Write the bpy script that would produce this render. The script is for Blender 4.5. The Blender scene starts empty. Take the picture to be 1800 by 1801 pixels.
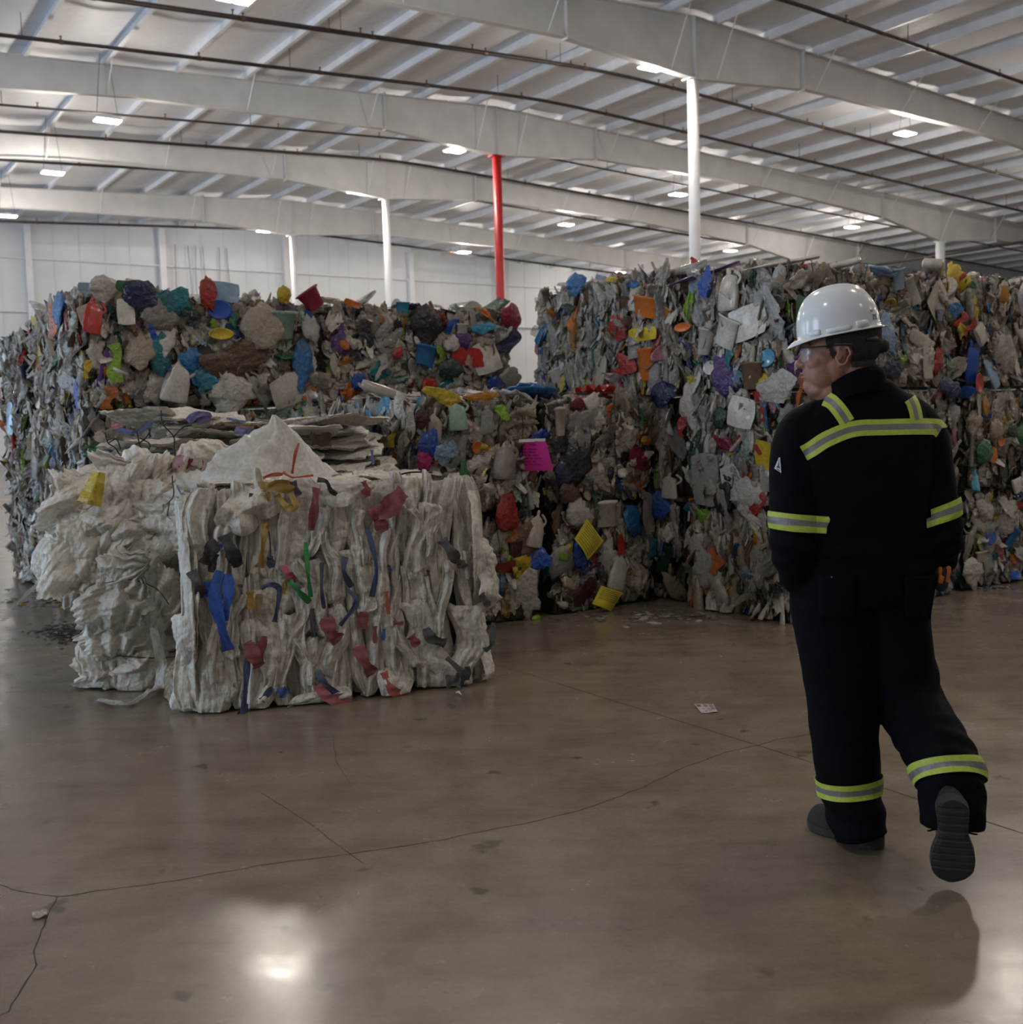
import bpy, math, random
import numpy as np
from mathutils import Vector, Matrix
from mathutils.bvhtree import BVHTree

rs = np.random.RandomState(11)
random.seed(5)
SC = bpy.context.scene
COL = SC.collection

# ------------------------------------------------------------------ camera
F = 1911.0
ROLL = math.radians(1.45)
HC = 1.43
YC = 769 - 1295 * math.tan(ROLL)
PITCH = math.atan((900.5 - YC) / F)
cf = np.array([0, math.cos(PITCH), -math.sin(PITCH)])
cr0 = np.array([1.0, 0, 0]); cu0 = np.cross(cr0, cf)
CR = math.cos(ROLL) * cr0 - math.sin(ROLL) * cu0
CU = math.sin(ROLL) * cr0 + math.cos(ROLL) * cu0
CP = np.array([0, 0, HC])

def ray(x, y): return cf * F + CR * (x - 900) + CU * (900.5 - y)
def ground(x, y, h=0.0):
    d = ray(x, y); return CP + d * ((h - HC) / d[2])
def onplane(x, y, p, n):
    d = ray(x, y); n = np.asarray(n, float)
    return CP + d * (((np.asarray(p, float) - CP) @ n) / (d @ n))

cam_d = bpy.data.cameras.new('camera'); cam = bpy.data.objects.new('camera', cam_d); COL.objects.link(cam)
cam.matrix_world = Matrix(((CR[0], CU[0], -cf[0], 0), (CR[1], CU[1], -cf[1], 0), (CR[2], CU[2], -cf[2], HC), (0, 0, 0, 1)))
cam_d.sensor_width = 36; cam_d.sensor_fit = 'HORIZONTAL'; cam_d.lens = 36 * F / 1800
cam_d.clip_end = 300
cam_d.dof.use_dof = True; cam_d.dof.focus_distance = 4.2; cam_d.dof.aperture_fstop = 4.5
SC.camera = cam

# building axes: D runs along the purlins, E along the roof frames
_d = ray(-395, 769); _d[2] = 0
D = _d / np.linalg.norm(_d); E = np.array([D[1], -D[0], 0.0])
ANG = math.atan2(E[1], E[0])
Z3 = np.array([0, 0, 1.0])
def ab(a, b, z=0.0): return a * E + b * D + z * Z3

# ------------------------------------------------------------------ helpers
def tag(o, label=None, cat=None, group=None, kind=None):
    if label: o['label'] = label
    if cat: o['category'] = cat
    if group: o['group'] = group
    if kind: o['kind'] = kind
    return o

def empty(name, loc, rz=0.0, label=None, cat=None, group=None):
    o = bpy.data.objects.new(name, None); COL.objects.link(o)
    o.location = Vector(loc); o.rotation_euler = (0, 0, rz); o.empty_display_size = .1
    return tag(o, label, cat, group)

def mesh_np(name, V, Q, smooth=True, colors=None):
    """mesh from numpy verts and quads"""
    me = bpy.data.meshes.new(name)
    V = np.asarray(V, np.float32); Q = np.asarray(Q, np.int32)
    me.vertices.add(len(V)); me.vertices.foreach_set('co', V.ravel())
    me.loops.add(Q.size); me.loops.foreach_set('vertex_index', Q.ravel())
    me.polygons.add(len(Q)); me.polygons.foreach_set('loop_start', np.arange(0, Q.size, 4, dtype=np.int32))
    if smooth: me.polygons.foreach_set('use_smooth', np.ones(len(Q), bool))
    if colors is not None:
        at = me.color_attributes.new('Col', 'FLOAT_COLOR', 'POINT')
        c = np.ones((len(V), 4), np.float32); colors = np.asarray(colors); c[:, :colors.shape[1]] = colors
        at.data.foreach_set('color', c.ravel())
    me.update(calc_edges=True)
    return me

def mesh_py(name, V, Fc, smooth=False):
    me = bpy.data.meshes.new(name); me.from_pydata([tuple(map(float, v)) for v in V], [], [tuple(int(i) for i in f) for f in Fc])
    if smooth: me.polygons.foreach_set('use_smooth', np.ones(len(me.polygons), bool))
    me.update(); return me

def obj(name, me, mat=None, parent=None, mw=None, kind=None):
    o = bpy.data.objects.new(name, me); COL.objects.link(o)
    if mat is not None and len(me.materials) == 0: me.materials.append(mat)
    if parent is not None: o.parent = parent
    if mw is not None: o.matrix_basis = mw
    if kind: o['kind'] = kind
    return o

class MB:
    def __init__(s): s.V = []; s.Q = []; s.n = 0; s.mi = []; s.cur = 0
    def add(s, V, Fc):
        V = np.asarray(V, float)
        s.V.append(V); s.Q += [tuple(i + s.n for i in f) for f in Fc]; s.mi += [s.cur] * len(Fc); s.n += len(V)
    def box(s, c, sx, sy, sz, ax=None):
        c = np.asarray(c, float); X, Y, Z = ax if ax else (np.array([1., 0, 0]), np.array([0, 1., 0]), np.array([0, 0, 1.]))
        V = [c + X * sx * i / 2 + Y * sy * j / 2 + Z * sz * k / 2 for k in (-1, 1) for j in (-1, 1) for i in (-1, 1)]
        s.add(V, [(0, 2, 3, 1), (4, 5, 7, 6), (0, 1, 5, 4), (2, 6, 7, 3), (0, 4, 6, 2), (1, 3, 7, 5)])
    def tube(s, pts, r, n=10, cap=True):
        V, Fc = tube(pts, r, n, cap); s.add(V, Fc)
    def build(s, name, mat, parent=None, smooth=False, mw=None):
        me = mesh_py(name, np.concatenate(s.V), s.Q, smooth)
        mats = mat if isinstance(mat, (list, tuple)) else [mat]
        for m in mats: me.materials.append(m)
        if len(mats) > 1: me.polygons.foreach_set('material_index', np.array(s.mi, np.int32))
        return obj(name, me, None, parent, mw)

def frames(pts):
    P = np.asarray(pts, float); T = np.gradient(P, axis=0); T /= np.linalg.norm(T, axis=1)[:, None] + 1e-12
    up = np.array([0, 0, 1.]) if abs(T[0][2]) < .9 else np.array([1., 0, 0])
    N = np.cross(T[0], up); N /= np.linalg.norm(N); out = []
    for t in T:
        N = N - t * (N @ t); N /= np.linalg.norm(N) + 1e-12; out.append((t, N, np.cross(t, N)))
    return P, out

def tube(pts, r, n=10, cap=True):
    P, fr = frames(pts); r = np.broadcast_to(np.asarray(r, float), (len(P),))
    V = []; Fc = []
    for p, (t, a, b), q in zip(P, fr, r):
        for k in range(n):
            th = 2 * math.pi * k / n; V.append(p + q * (a * math.cos(th) + b * math.sin(th)))
    for i in range(len(P) - 1):
        for k in range(n):
            k2 = (k + 1) % n; Fc.append((i * n + k, i * n + k2, (i + 1) * n + k2, (i + 1) * n + k))
    if cap: Fc.append(tuple(range(n))[::-1]); Fc.append(tuple((len(P) - 1) * n + k for k in range(n)))
    return np.array(V), Fc

def loft(rings, cap=True):
    n = len(rings[0]); V = np.concatenate(rings); Fc = []
    for i in range(len(rings) - 1):
        for k in range(n):
            k2 = (k + 1) % n; Fc.append((i * n + k, i * n + k2, (i + 1) * n + k2, (i + 1) * n + k))
    if cap: Fc.append(tuple(range(n))[::-1]); Fc.append(tuple((len(rings) - 1) * n + k for k in range(n)))
    return V, Fc

def interp_rows(rows, m):
    """Catmull-like smooth resampling of parameter rows"""
    R = np.asarray(rows, float); n = len(R); t = np.linspace(0, n - 1, m); out = []
    for x in t:
        i = min(int(x), n - 2); u = x - i
        p0, p1, p2, p3 = R[max(i - 1, 0)], R[i], R[i + 1], R[min(i + 2, n - 1)]
        out.append(.5 * ((2 * p1) + (-p0 + p2) * u + (2 * p0 - 5 * p1 + 4 * p2 - p3) * u * u + (-p0 + 3 * p1 - 3 * p2 + p3) * u ** 3))
    return np.array(out)

# ------------------------------------------------------------------ materials
def nmat(name):
    m = bpy.data.materials.new(name); m.use_nodes = True; nt = m.node_tree
    b = nt.nodes['Principled BSDF']; return m, nt, b
def N(nt, t, **kw):
    n = nt.nodes.new(t)
    for k, v in kw.items():
        if k.startswith('i_'): n.inputs[k[2:].replace('_', ' ')].default_value = v
        else: setattr(n, k, v)
    return n
def ramp(nt, src, stops):
    r = nt.nodes.new('ShaderNodeValToRGB'); e = r.color_ramp.elements
    while len(e) < len(stops): e.new(.5)
    for el, (p, c) in zip(e, stops): el.position = p; el.color = (*c, 1) if len(c) == 3 else c
    nt.links.new(src, r.inputs[0]); return r.outputs[0]
def mixc(nt, fac, a, b, mode='MIX'):
    m = nt.nodes.new('ShaderNodeMix'); m.data_type = 'RGBA'; m.blend_type = mode
    for s, v in ((m.inputs[0], fac), (m.inputs[6], a), (m.inputs[7], b)):
        if hasattr(v, 'is_output'): nt.links.new(v, s)
        else: s.default_value = v if not isinstance(v, tuple) else ((*v, 1) if len(v) == 3 else v)
    return m.outputs[2]
def bump(nt, b, h, strength=.3, dist=.01):
    n = N(nt, 'ShaderNodeBump'); n.inputs['Strength'].default_value = strength; n.inputs['Distance'].default_value = dist
    nt.links.new(h, n.inputs['Height']); nt.links.new(n.outputs[0], b.inputs['Normal'])
def noise(nt, scale, detail=4, rough=.55, vec=None, coord='Object', stretch=None):
    if vec is None:
        tc = N(nt, 'ShaderNodeTexCoord'); vec = tc.outputs[coord]
    if stretch:
        mp = N(nt, 'ShaderNodeMapping'); mp.inputs['Scale'].default_value = stretch; nt.links.new(vec, mp.inputs[0]); vec = mp.outputs[0]
    n = N(nt, 'ShaderNodeTexNoise'); n.inputs['Scale'].default_value = scale; n.inputs['Detail'].default_value = detail; n.inputs['Roughness'].default_value = rough
    nt.links.new(vec, n.inputs['Vector']); return n.outputs['Fac']

def crease(nt, vec, sc, amount=1.0):
    """height field of crumpled film: bent voronoi cells at two sizes"""
    w = N(nt, 'ShaderNodeTexNoise'); w.inputs['Scale'].default_value = sc * .6; w.inputs['Detail'].default_value = 2; nt.links.new(vec, w.inputs['Vector'])
    ad = N(nt, 'ShaderNodeVectorMath', operation='MULTIPLY_ADD'); nt.links.new(w.outputs['Color'], ad.inputs[0]); ad.inputs[1].default_value = (.9 / sc,) * 3; nt.links.new(vec, ad.inputs[2]); out = None
    for s_, a_ in ((sc, 1.0), (sc * 2.7, .42)):
        v = N(nt, 'ShaderNodeTexVoronoi'); v.inputs['Scale'].default_value = s_; nt.links.new(ad.outputs[0], v.inputs['Vector'])
        m = N(nt, 'ShaderNodeMath', operation='MULTIPLY_ADD'); nt.links.new(v.outputs['Distance'], m.inputs[0]); m.inputs[1].default_value = a_ * amount
        if out is None: m.inputs[2].default_value = 0
        else: nt.links.new(out, m.inputs[2])
        out = m.outputs[0]
    return out

def simple(name, col, rough=.5, metal=0.0, nscale=0, namp=.15, bstr=0, bscale=60, spec=None):
    m, nt, b = nmat(name); b.inputs['Roughness'].default_value = rough; b.inputs['Metallic'].default_value = metal
    if spec is not None: b.inputs['Specular IOR Level'].default_value = spec
    if nscale:
        f = noise(nt, nscale); lo = tuple(c * (1 - namp) for c in col); hi = tuple(min(1, c * (1 + namp)) for c in col)
        nt.links.new(ramp(nt, f, [(.3, lo), (.7, hi)]), b.inputs['Base Color'])
    else:
        f = noise(nt, 9); nt.links.new(ramp(nt, f, [(.3, tuple(c * .96 for c in col)), (.7, tuple(col))]), b.inputs['Base Color'])
    if bstr: bump(nt, b, noise(nt, bscale), bstr, .004)
    return m

def plastic(name, src, rough, clear=0.0, transl=0.0, dirt=.45, bscale=28, bstr=.5, weave=False, creased=0):
    """scrap plastic: colour from the object or from the piece's own vertex colour, with grime"""
    m, nt, b = nmat(name); out = nt.nodes['Material Output']
    if src == 'OBJ': c = N(nt, 'ShaderNodeObjectInfo').outputs['Color']
    else:
        a = N(nt, 'ShaderNodeAttribute'); a.attribute_name = 'Col'; c = a.outputs['Color']
    geo = N(nt, 'ShaderNodeNewGeometry').outputs['Position']
    g = noise(nt, 7.0, 6, .65, vec=geo)
    gr = ramp(nt, g, [(.38, (.0, .0, .0)), (.72, (1, 1, 1))])
    k = N(nt, 'ShaderNodeMath', operation='MULTIPLY'); nt.links.new(gr, k.inputs[0]); k.inputs[1].default_value = dirt
    c2 = mixc(nt, k.outputs[0], c, (.11, .088, .066), 'MIX')
    g2 = noise(nt, 46.0, 3, .6, vec=geo)
    c3 = mixc(nt, .35, c2, ramp(nt, g2, [(.35, (.45, .42, .38)), (.6, (1, 1, 1))]), 'MULTIPLY')
    nt.links.new(c3, b.inputs['Base Color'])
    b.inputs['Roughness'].default_value = rough
    h = noise(nt, bscale, 3, .6, vec=geo)
    if creased:
        ad0 = N(nt, 'ShaderNodeMath', operation='ADD'); nt.links.new(crease(nt, geo, creased, 1.1), ad0.inputs[0]); m0 = N(nt, 'ShaderNodeMath', operation='MULTIPLY'); nt.links.new(h, m0.inputs[0]); m0.inputs[1].default_value = .5; nt.links.new(m0.outputs[0], ad0.inputs[1]); h = ad0.outputs[0]
    if weave:
        tc = N(nt, 'ShaderNodeTexCoord'); w = N(nt, 'ShaderNodeTexWave', wave_type='BANDS', bands_direction='X'); w.inputs['Scale'].default_value = 90; w.inputs['Distortion'].default_value = 1.5
        nt.links.new(tc.outputs['Object'], w.inputs[0]); ad = N(nt, 'ShaderNodeMath', operation='MULTIPLY_ADD'); nt.links.new(w.outputs['Fac'], ad.inputs[0]); ad.inputs[1].default_value = .12; nt.links.new(h, ad.inputs[2]); h = ad.outputs[0]
    bump(nt, b, h, bstr, .012)
    sh = b.outputs[0]
    if transl:
        tr = N(nt, 'ShaderNodeBsdfTranslucent'); nt.links.new(c3, tr.inputs[0])
        mx = N(nt, 'ShaderNodeMixShader'); mx.inputs[0].default_value = transl; nt.links.new(sh, mx.inputs[1]); nt.links.new(tr.outputs[0], mx.inputs[2]); sh = mx.outputs[0]
    if src == 'ATTR':
        tp = N(nt, 'ShaderNodeBsdfTransparent'); tp.inputs[0].default_value = (.93, .94, .93, 1); iv = N(nt, 'ShaderNodeMath', operation='SUBTRACT'); iv.inputs[0].default_value = 1.0; nt.links.new(a.outputs['Alpha'], iv.inputs[1])
        mx = N(nt, 'ShaderNodeMixShader'); nt.links.new(iv.outputs[0], mx.inputs[0]); nt.links.new(sh, mx.inputs[1]); nt.links.new(tp.outputs[0], mx.inputs[2]); sh = mx.outputs[0]
    if clear:
        tp = N(nt, 'ShaderNodeBsdfTransparent'); tp.inputs[0].default_value = (.92, .93, .92, 1)
        mx = N(nt, 'ShaderNodeMixShader'); mx.inputs[0].default_value = clear; nt.links.new(sh, mx.inputs[1]); nt.links.new(tp.outputs[0], mx.inputs[2]); sh = mx.outputs[0]
    nt.links.new(sh, out.inputs[0]); return m

M = {}
M['film'] = plastic('film_plastic', 'OBJ', .30, transl=.18, bstr=.65, creased=26)
M['hard'] = plastic('moulded_plastic', 'OBJ', .22, dirt=.35, bscale=14, bstr=.25)
M['clear'] = plastic('clear_plastic', 'OBJ', .16, clear=.45, dirt=.2, bstr=.5, creased=24)
M['fill'] = plastic('packed_scrap_plastic', 'ATTR', .2, transl=.15, dirt=.5, bstr=.55, creased=30)
def sack_mat(name, rough, transl, dirt):
    m, nt, b = nmat(name); out = nt.nodes['Material Output']
    c = N(nt, 'ShaderNodeObjectInfo').outputs['Color']; tc = N(nt, 'ShaderNodeTexCoord').outputs['Object']
    rnd = N(nt, 'ShaderNodeObjectInfo').outputs['Random']
    off = N(nt, 'ShaderNodeVectorMath', operation='ADD'); nt.links.new(tc, off.inputs[0]); nt.links.new(rnd, off.inputs[1]); v = off.outputs[0]
    st = noise(nt, 1.0, 5, .65, vec=v, stretch=(38, 38, 3.5)); g = noise(nt, 6.0, 6, .65, vec=v); sp = noise(nt, 40, 4, .65, vec=v)
    k1 = N(nt, 'ShaderNodeMath', operation='MULTIPLY'); nt.links.new(ramp(nt, st, [(.50, (0, 0, 0)), (.72, (1, 1, 1))]), k1.inputs[0]); k1.inputs[1].default_value = dirt
    c1 = mixc(nt, k1.outputs[0], c, (.16, .135, .105))
    k2 = N(nt, 'ShaderNodeMath', operation='MULTIPLY'); nt.links.new(ramp(nt, g, [(.45, (0, 0, 0)), (.75, (1, 1, 1))]), k2.inputs[0]); k2.inputs[1].default_value = dirt * .9
    c2 = mixc(nt, k2.outputs[0], c1, (.20, .165, .125))
    c3 = mixc(nt, dirt * .6, c2, ramp(nt, sp, [(.36, (.5, .47, .43)), (.5, (1, 1, 1))]), 'MULTIPLY')
    nt.links.new(c3, b.inputs['Base Color']); b.inputs['Roughness'].default_value = rough
    cr = noise(nt, 1.0, 4, .6, vec=v, stretch=(70, 70, 16)); cr2 = noise(nt, 30, 4, .6, vec=v)
    ad = N(nt, 'ShaderNodeMath', operation='ADD'); nt.links.new(cr, ad.inputs[0]); nt.links.new(cr2, ad.inputs[1])
    cz = N(nt, 'ShaderNodeMath', operation='ADD'); nt.links.new(ad.outputs[0], cz.inputs[0]); nt.links.new(crease(nt, v, 14, .9), cz.inputs[1]); bump(nt, b, cz.outputs[0], .7, .012)
    tr = N(nt, 'ShaderNodeBsdfTranslucent'); nt.links.new(c3, tr.inputs[0]); mx = N(nt, 'ShaderNodeMixShader'); mx.inputs[0].default_value = transl
    nt.links.new(b.outputs[0], mx.inputs[1]); nt.links.new(tr.outputs[0], mx.inputs[2]); nt.links.new(mx.outputs[0], out.inputs[0]); return m
M['sack'] = sack_mat('woven_sack_plastic', .45, .14, .56)
M['wfilm'] = plastic('white_sack_film', 'OBJ', .33, transl=.22, dirt=.09, bscale=46, bstr=.75, creased=19)
M['clean'] = plastic('clean_white_film', 'OBJ', .34, transl=.22, dirt=.03, bscale=40, bstr=.4, creased=8)
M['strap'] = plastic('woven_strap', 'OBJ', .6, dirt=.35, bscale=70, bstr=.4)
M['core'] = simple('compressed_core', (.05, .043, .037), .8, nscale=12, namp=.6, bstr=.8, bscale=25)
M['wire'] = simple('baling_wire_metal', (.03, .028, .026), .5, .6)
M['white_steel'] = simple('white_painted_steel', (.72, .73, .76), .45, nscale=2.5, namp=.07)
M['grey_steel'] = simple('grey_painted_frame', (.62, .615, .61), .5, nscale=1.5, namp=.08)
M['red_steel'] = simple('red_painted_steel', (.42, .018, .022), .42, nscale=3, namp=.15)
M['pipe'] = simple('dark_pipe', (.035, .028, .027), .5, .3, nscale=6, namp=.3)
M['brass'] = simple('sprinkler_brass', (.12, .06, .04), .4, .5)
M['conduit'] = simple('grey_conduit', (.2, .2, .21), .45, .4)

def make_floor_mat():
    m, nt, b = nmat('polished_concrete')
    geo = N(nt, 'ShaderNodeNewGeometry').outputs['Position']
    big = noise(nt, .55, 5, .6, vec=geo); mid = noise(nt, 2.6, 6, .65, vec=geo); fine = noise(nt, 60, 5, .7, vec=geo)
    streak = noise(nt, 3.0, 5, .6, vec=geo, stretch=(.5, 2.2, 1))
    c = ramp(nt, big, [(.3, (.200, .156, .110)), (.7, (.262, .209, .153))])
    c = mixc(nt, .5, c, ramp(nt, mid, [(.32, (.55, .53, .50)), (.55, (1, 1, 1)), (.75, (1.12, 1.1, 1.06))]), 'MULTIPLY')
    c = mixc(nt, .35, c, ramp(nt, streak, [(.33, (.55, .53, .5)), (.52, (1, 1, 1))]), 'MULTIPLY')
    c = mixc(nt, .22, c, ramp(nt, fine, [(.3, (.5, .5, .5)), (.7, (1.25, 1.25, 1.25))]), 'MULTIPLY')
    sp = noise(nt, 5.5, 3, .5, vec=geo)
    c = mixc(nt, ramp(nt, sp, [(.27, (.8, .8, .8)), (.33, (0, 0, 0))]), c, (.075, .062, .05))
    nt.links.new(c, b.inputs['Base Color'])
    r = ramp(nt, mid, [(.3, (.17, .17, .17)), (.7, (.30, .30, .30))])
    nt.links.new(r, b.inputs['Roughness'])
    b.inputs['IOR'].default_value = 1.55
    w = noise(nt, 13, 3, .5, vec=geo)
    bump(nt, b, w, .022, .02)
    return m
M['floor'] = make_floor_mat()
def make_roof_mat():
    m, nt, b = nmat('white_roof_insulation')
    geo = N(nt, 'ShaderNodeNewGeometry').outputs['Position']
    f = noise(nt, .9, 4, .6, vec=geo)
    nt.links.new(ramp(nt, f, [(.3, (.70, .715, .755)), (.7, (.77, .785, .825))]), b.inputs['Base Color'])
    b.inputs['Roughness'].default_value = .55
    bump(nt, b, noise(nt, 3.5, 3, .5, vec=geo), .5, .05)
    return m
M['roof'] = make_roof_mat()
M['wallp'] = simple('white_wall_panel', (.68, .70, .735), .6, nscale=.7, namp=.06)
M['crack'] = simple('concrete_crack', (.035, .028, .022), .9)
M['lens'] = None
def emit(name, col, s):
    m, nt, b = nmat(name); b.inputs['Base Color'].default_value = (*col, 1); b.inputs['Emission Color'].default_value = (*col, 1); b.inputs['Emission Strength'].default_value = s
    return m
M['lens'] = emit('lamp_lens', (1.0, .95, .87), 22.0)
M['housing'] = simple('lamp_housing', (.7, .7, .7), .4)

# ------------------------------------------------------------------ building
AR = 18.928                       # a of the ridge line
RIDGE = 11.15; SL = .0465         # underside of the roof skin at the ridge, slope
B0, B1 = -16.0, 51.6
A0, A1 = AR - 34.0, AR + 46.0
FR = [11.2, 19.8, 28.43, 35.77, 44.38]
def roofz(s): return RIDGE - SL * abs(s)      # s = a - AR

# floor
fl = np.array([ab(A0, B0), ab(A1, B0), ab(A1, B1), ab(A0, B1)])
V = np.concatenate([fl, fl - Z3 * .2])
o = obj('floor', mesh_py('floor', V, [(0, 1, 2, 3), (7, 6, 5, 4), (0, 4, 5, 1), (1, 5, 6, 2), (2, 6, 7, 3), (3, 7, 4, 0)]), M['floor'], kind='structure')
tag(o, 'polished brown grey concrete warehouse floor', 'floor')
FLOOR = o

def strip_on_floor(name, pts, w, jit, mat, parent):
    P = np.array([ground(x, y)[:2] for x, y in pts]); out = []
    for i in range(len(P) - 1):
        n = max(2, int(np.linalg.norm(P[i + 1] - P[i]) / .035))
        for k in range(n): out.append(P[i] + (P[i + 1] - P[i]) * k / n)
    out.append(P[-1]); Q = np.array(out)
    if jit:
        j = np.cumsum(rs.randn(len(Q), 2) * jit, axis=0); j -= np.linspace(0, 1, len(Q))[:, None] * j[-1]; Q = Q + j + rs.randn(len(Q), 2) * jit * .6
    T = np.gradient(Q, axis=0); T /= np.linalg.norm(T, axis=1)[:, None] + 1e-9
    Nn = np.stack([-T[:, 1], T[:, 0]], 1); ww = w * (.55 + .9 * rs.rand(len(Q))) if jit else np.full(len(Q), w)
    V = []; Fc = []
    for q, n, k in zip(Q, Nn, ww):
        V += [(*(q - n * k / 2), .0006), (*(q + n * k / 2), .0006)]
    for i in range(len(Q) - 1): Fc.append((2 * i, 2 * i + 1, 2 * i + 3, 2 * i + 2))
    return obj(name, mesh_py(name, V, Fc), mat, parent)
strip_on_floor('control_joint', [(855, 1163), (1330, 1310), (1425, 1340), (1560, 1388), (1720, 1440), (1800, 1466), (1860, 1485)], .0045, 0, M['crack'], FLOOR)
strip_on_floor('floor_crack', [(100, 1577), (170, 1565), (320, 1545), (450, 1520), (560, 1507), (640, 1495), (760, 1478), (900, 1450), (1010, 1425), (1100, 1392), (1180, 1355), (1260, 1325), (1330, 1310), (1360, 1300), (1425, 1290), (1560, 1270)], .0034, .0028, M['crack'], FLOOR)
strip_on_floor('floor_crack', [(-20, 1550), (40, 1567), (100, 1577)], .0035, .0028, M['crack'], FLOOR)
strip_on_floor('floor_crack', [(100, 1577), (80, 1610), (62, 1660), (60, 1700), (30, 1750), (10, 1780), (-10, 1790)], .0035, .0028, M['crack'], FLOOR)
strip_on_floor('floor_crack', [(460, 1395), (530, 1440), (610, 1498), (640, 1520)], .0018, .0012, M['crack'], FLOOR)
strip_on_floor('floor_crack', [(585, 1290), (590, 1340), (620, 1385)], .0016, .0015, M['crack'], FLOOR)

# roof skin: sags a little between the purlins
PUR = [0.0]
s = 0.75
PUR = []
while s < 45: PUR.append(s); s += 1.8
for side, nm, smax in ((-1, 'ceiling', 34.0), (1, 'ceiling', 46.0)):
    ss = [0.0]
    for p in PUR:
        if p > smax: break
        ss += [p - .9 * .5, p] if p > .9 else [p]
    ss = sorted(set([x for x in np.arange(0, smax + .01, .3)]))
    V = []; Fc = []
    bs = np.linspace(B0, B1, 12)
    for x in ss:
        ph = ((x - .75) / 1.8) % 1.0
        sag = -.05 * math.sin(math.pi * ph) ** 2 if x > .75 else 0
        for b in bs: V.append(ab(AR + side * x, b, roofz(x) + sag))
    nb = len(bs)
    for i in range(len(ss) - 1):
        for j in range(nb - 1):
            q = (i * nb + j, i * nb + j + 1, (i + 1) * nb + j + 1, (i + 1) * nb + j)
            Fc.append(q if side > 0 else q[::-1])
    n0 = len(V); V2 = [np.array(v) + Z3 * .35 for v in V]
    o = obj(nm, mesh_py(nm, V + V2, Fc + [tuple(i + n0 for i in f[::-1]) for f in Fc], True), M['roof'], kind='structure')
    tag(o, 'white insulated roof slope ' + ('on the left of the ridge' if side < 0 else 'on the right of the ridge'), 'ceiling')

# purlins: Z sections under the skin, one object each
for side, smax in ((-1, 33.5), (1, 45.5)):
    for p in PUR:
        if p > smax: break
        if side < 0 and p > 33: break
        zt = roofz(p) - .005; h = .235; t = .006; fw = .095
        prof = [(-fw, zt), (0, zt), (0, zt - h), (fw, zt - h), (fw, zt - h - t), (-t, zt - h - t), (-t, zt - t), (-fw, zt - t)]
        V = [ab(AR + side * p + side * q, b, z) for b in (B0 + 4, B1 - .1) for q, z in prof]; n = len(prof)
        Fc = [(i, (i + 1) % n, n + (i + 1) % n, n + i) for i in range(n)] + [tuple(range(n)), tuple(range(2 * n - 1, n - 1, -1))]
        o = obj('purlin_beam', mesh_py('purlin_beam', V, Fc), M['white_steel'], kind='structure')

# rafter frames: tapered welded I sections with haunches over the columns
def frame_pts(smin, smax):
    """bottom edge heights along s"""
    out = []
    def depth_at(s):
        d = .74
        for c0 in (0.0, 22.4, -22.4, 44.8):
            k = abs(s - c0)
            if k < 3.85: d = max(d, .98 + .48 * (1 - k / 3.85))
            elif k < 12: d = max(d, .72 + .24 * (1 - (k - 3.85) / 8.2))
        return d
    xs = sorted(set(list(np.arange(math.ceil(smin), smax + .01, 1.0)) + [smin, smax, 0, -3.84, 3.84, -3.86, 3.86, 18.5, 22.4, 26.3, -18.5, -22.4, -26.3]))
    for s in xs:
        if s < smin or s > smax: continue
        top = roofz(s) - .225; out.append((s, top, top - depth_at(s)))
    return out
for fi, b in enumerate(FR):
    pts = frame_pts(-33.8, 45.6)
    mb = MB()
    web = .012; fw = .2; ft = .016
    for (s0, t0, l0), (s1, t1, l1) in zip(pts[:-1], pts[1:]):
        for (w, za0, zb0, za1, zb1) in ((web, t0, l0, t1, l1), (fw, t0, t0 - ft, t1, t1 - ft), (fw, l0 + ft, l0, l1 + ft, l1)):
            V = [ab(AR + s_, b + sg * w / 2, z) for s_, z in ((s0, zb0), (s1, zb1), (s1, za1), (s0, za0)) for sg in (-1, 1)]
            mb.add(V, [(0, 2, 4, 6), (1, 7, 5, 3), (0, 1, 3, 2), (2, 3, 5, 4), (4, 5, 7, 6), (6, 7, 1, 0)])
    for s in (-26.3, -18.5, -3.85, 0, 3.85, 18.5, 26.3):       # stiffener and splice plates
        q = min(pts, key=lambda r: abs(r[0] - s))
        mb.box(ab(AR + s, b, (q[1] + q[2]) / 2), .03, fw + .02, q[1] - q[2] + (.1 if abs(s) in (3.85, 18.5, 26.3) else 0), (E, D, Z3))
    o = mb.build('rafter_beam', M['grey_steel']); o['kind'] = 'structure'
    tag(o, ['white tapered steel roof beam at the top right corner', 'white tapered roof beam passing over the tall white column', 'white tapered roof beam carried by the red column', 'white tapered roof beam behind the red column', 'white tapered roof beam nearest the far wall'][fi], 'roof beam')
    # flange braces
    for side in (-1, 1):
        for k, p in enumerate(PUR):
            if p > 32 or k % 2: continue
            q = min(pts, key=lambda r: abs(r[0] - side * p))
            m2 = MB(); m2.tube([ab(AR + side * p, b - .75, roofz(p) - .2), ab(AR + side * p, b - .06, q[2] + .04)], .016, 6)
            m2.build('flange_brace', M['white_steel'], o)

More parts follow.
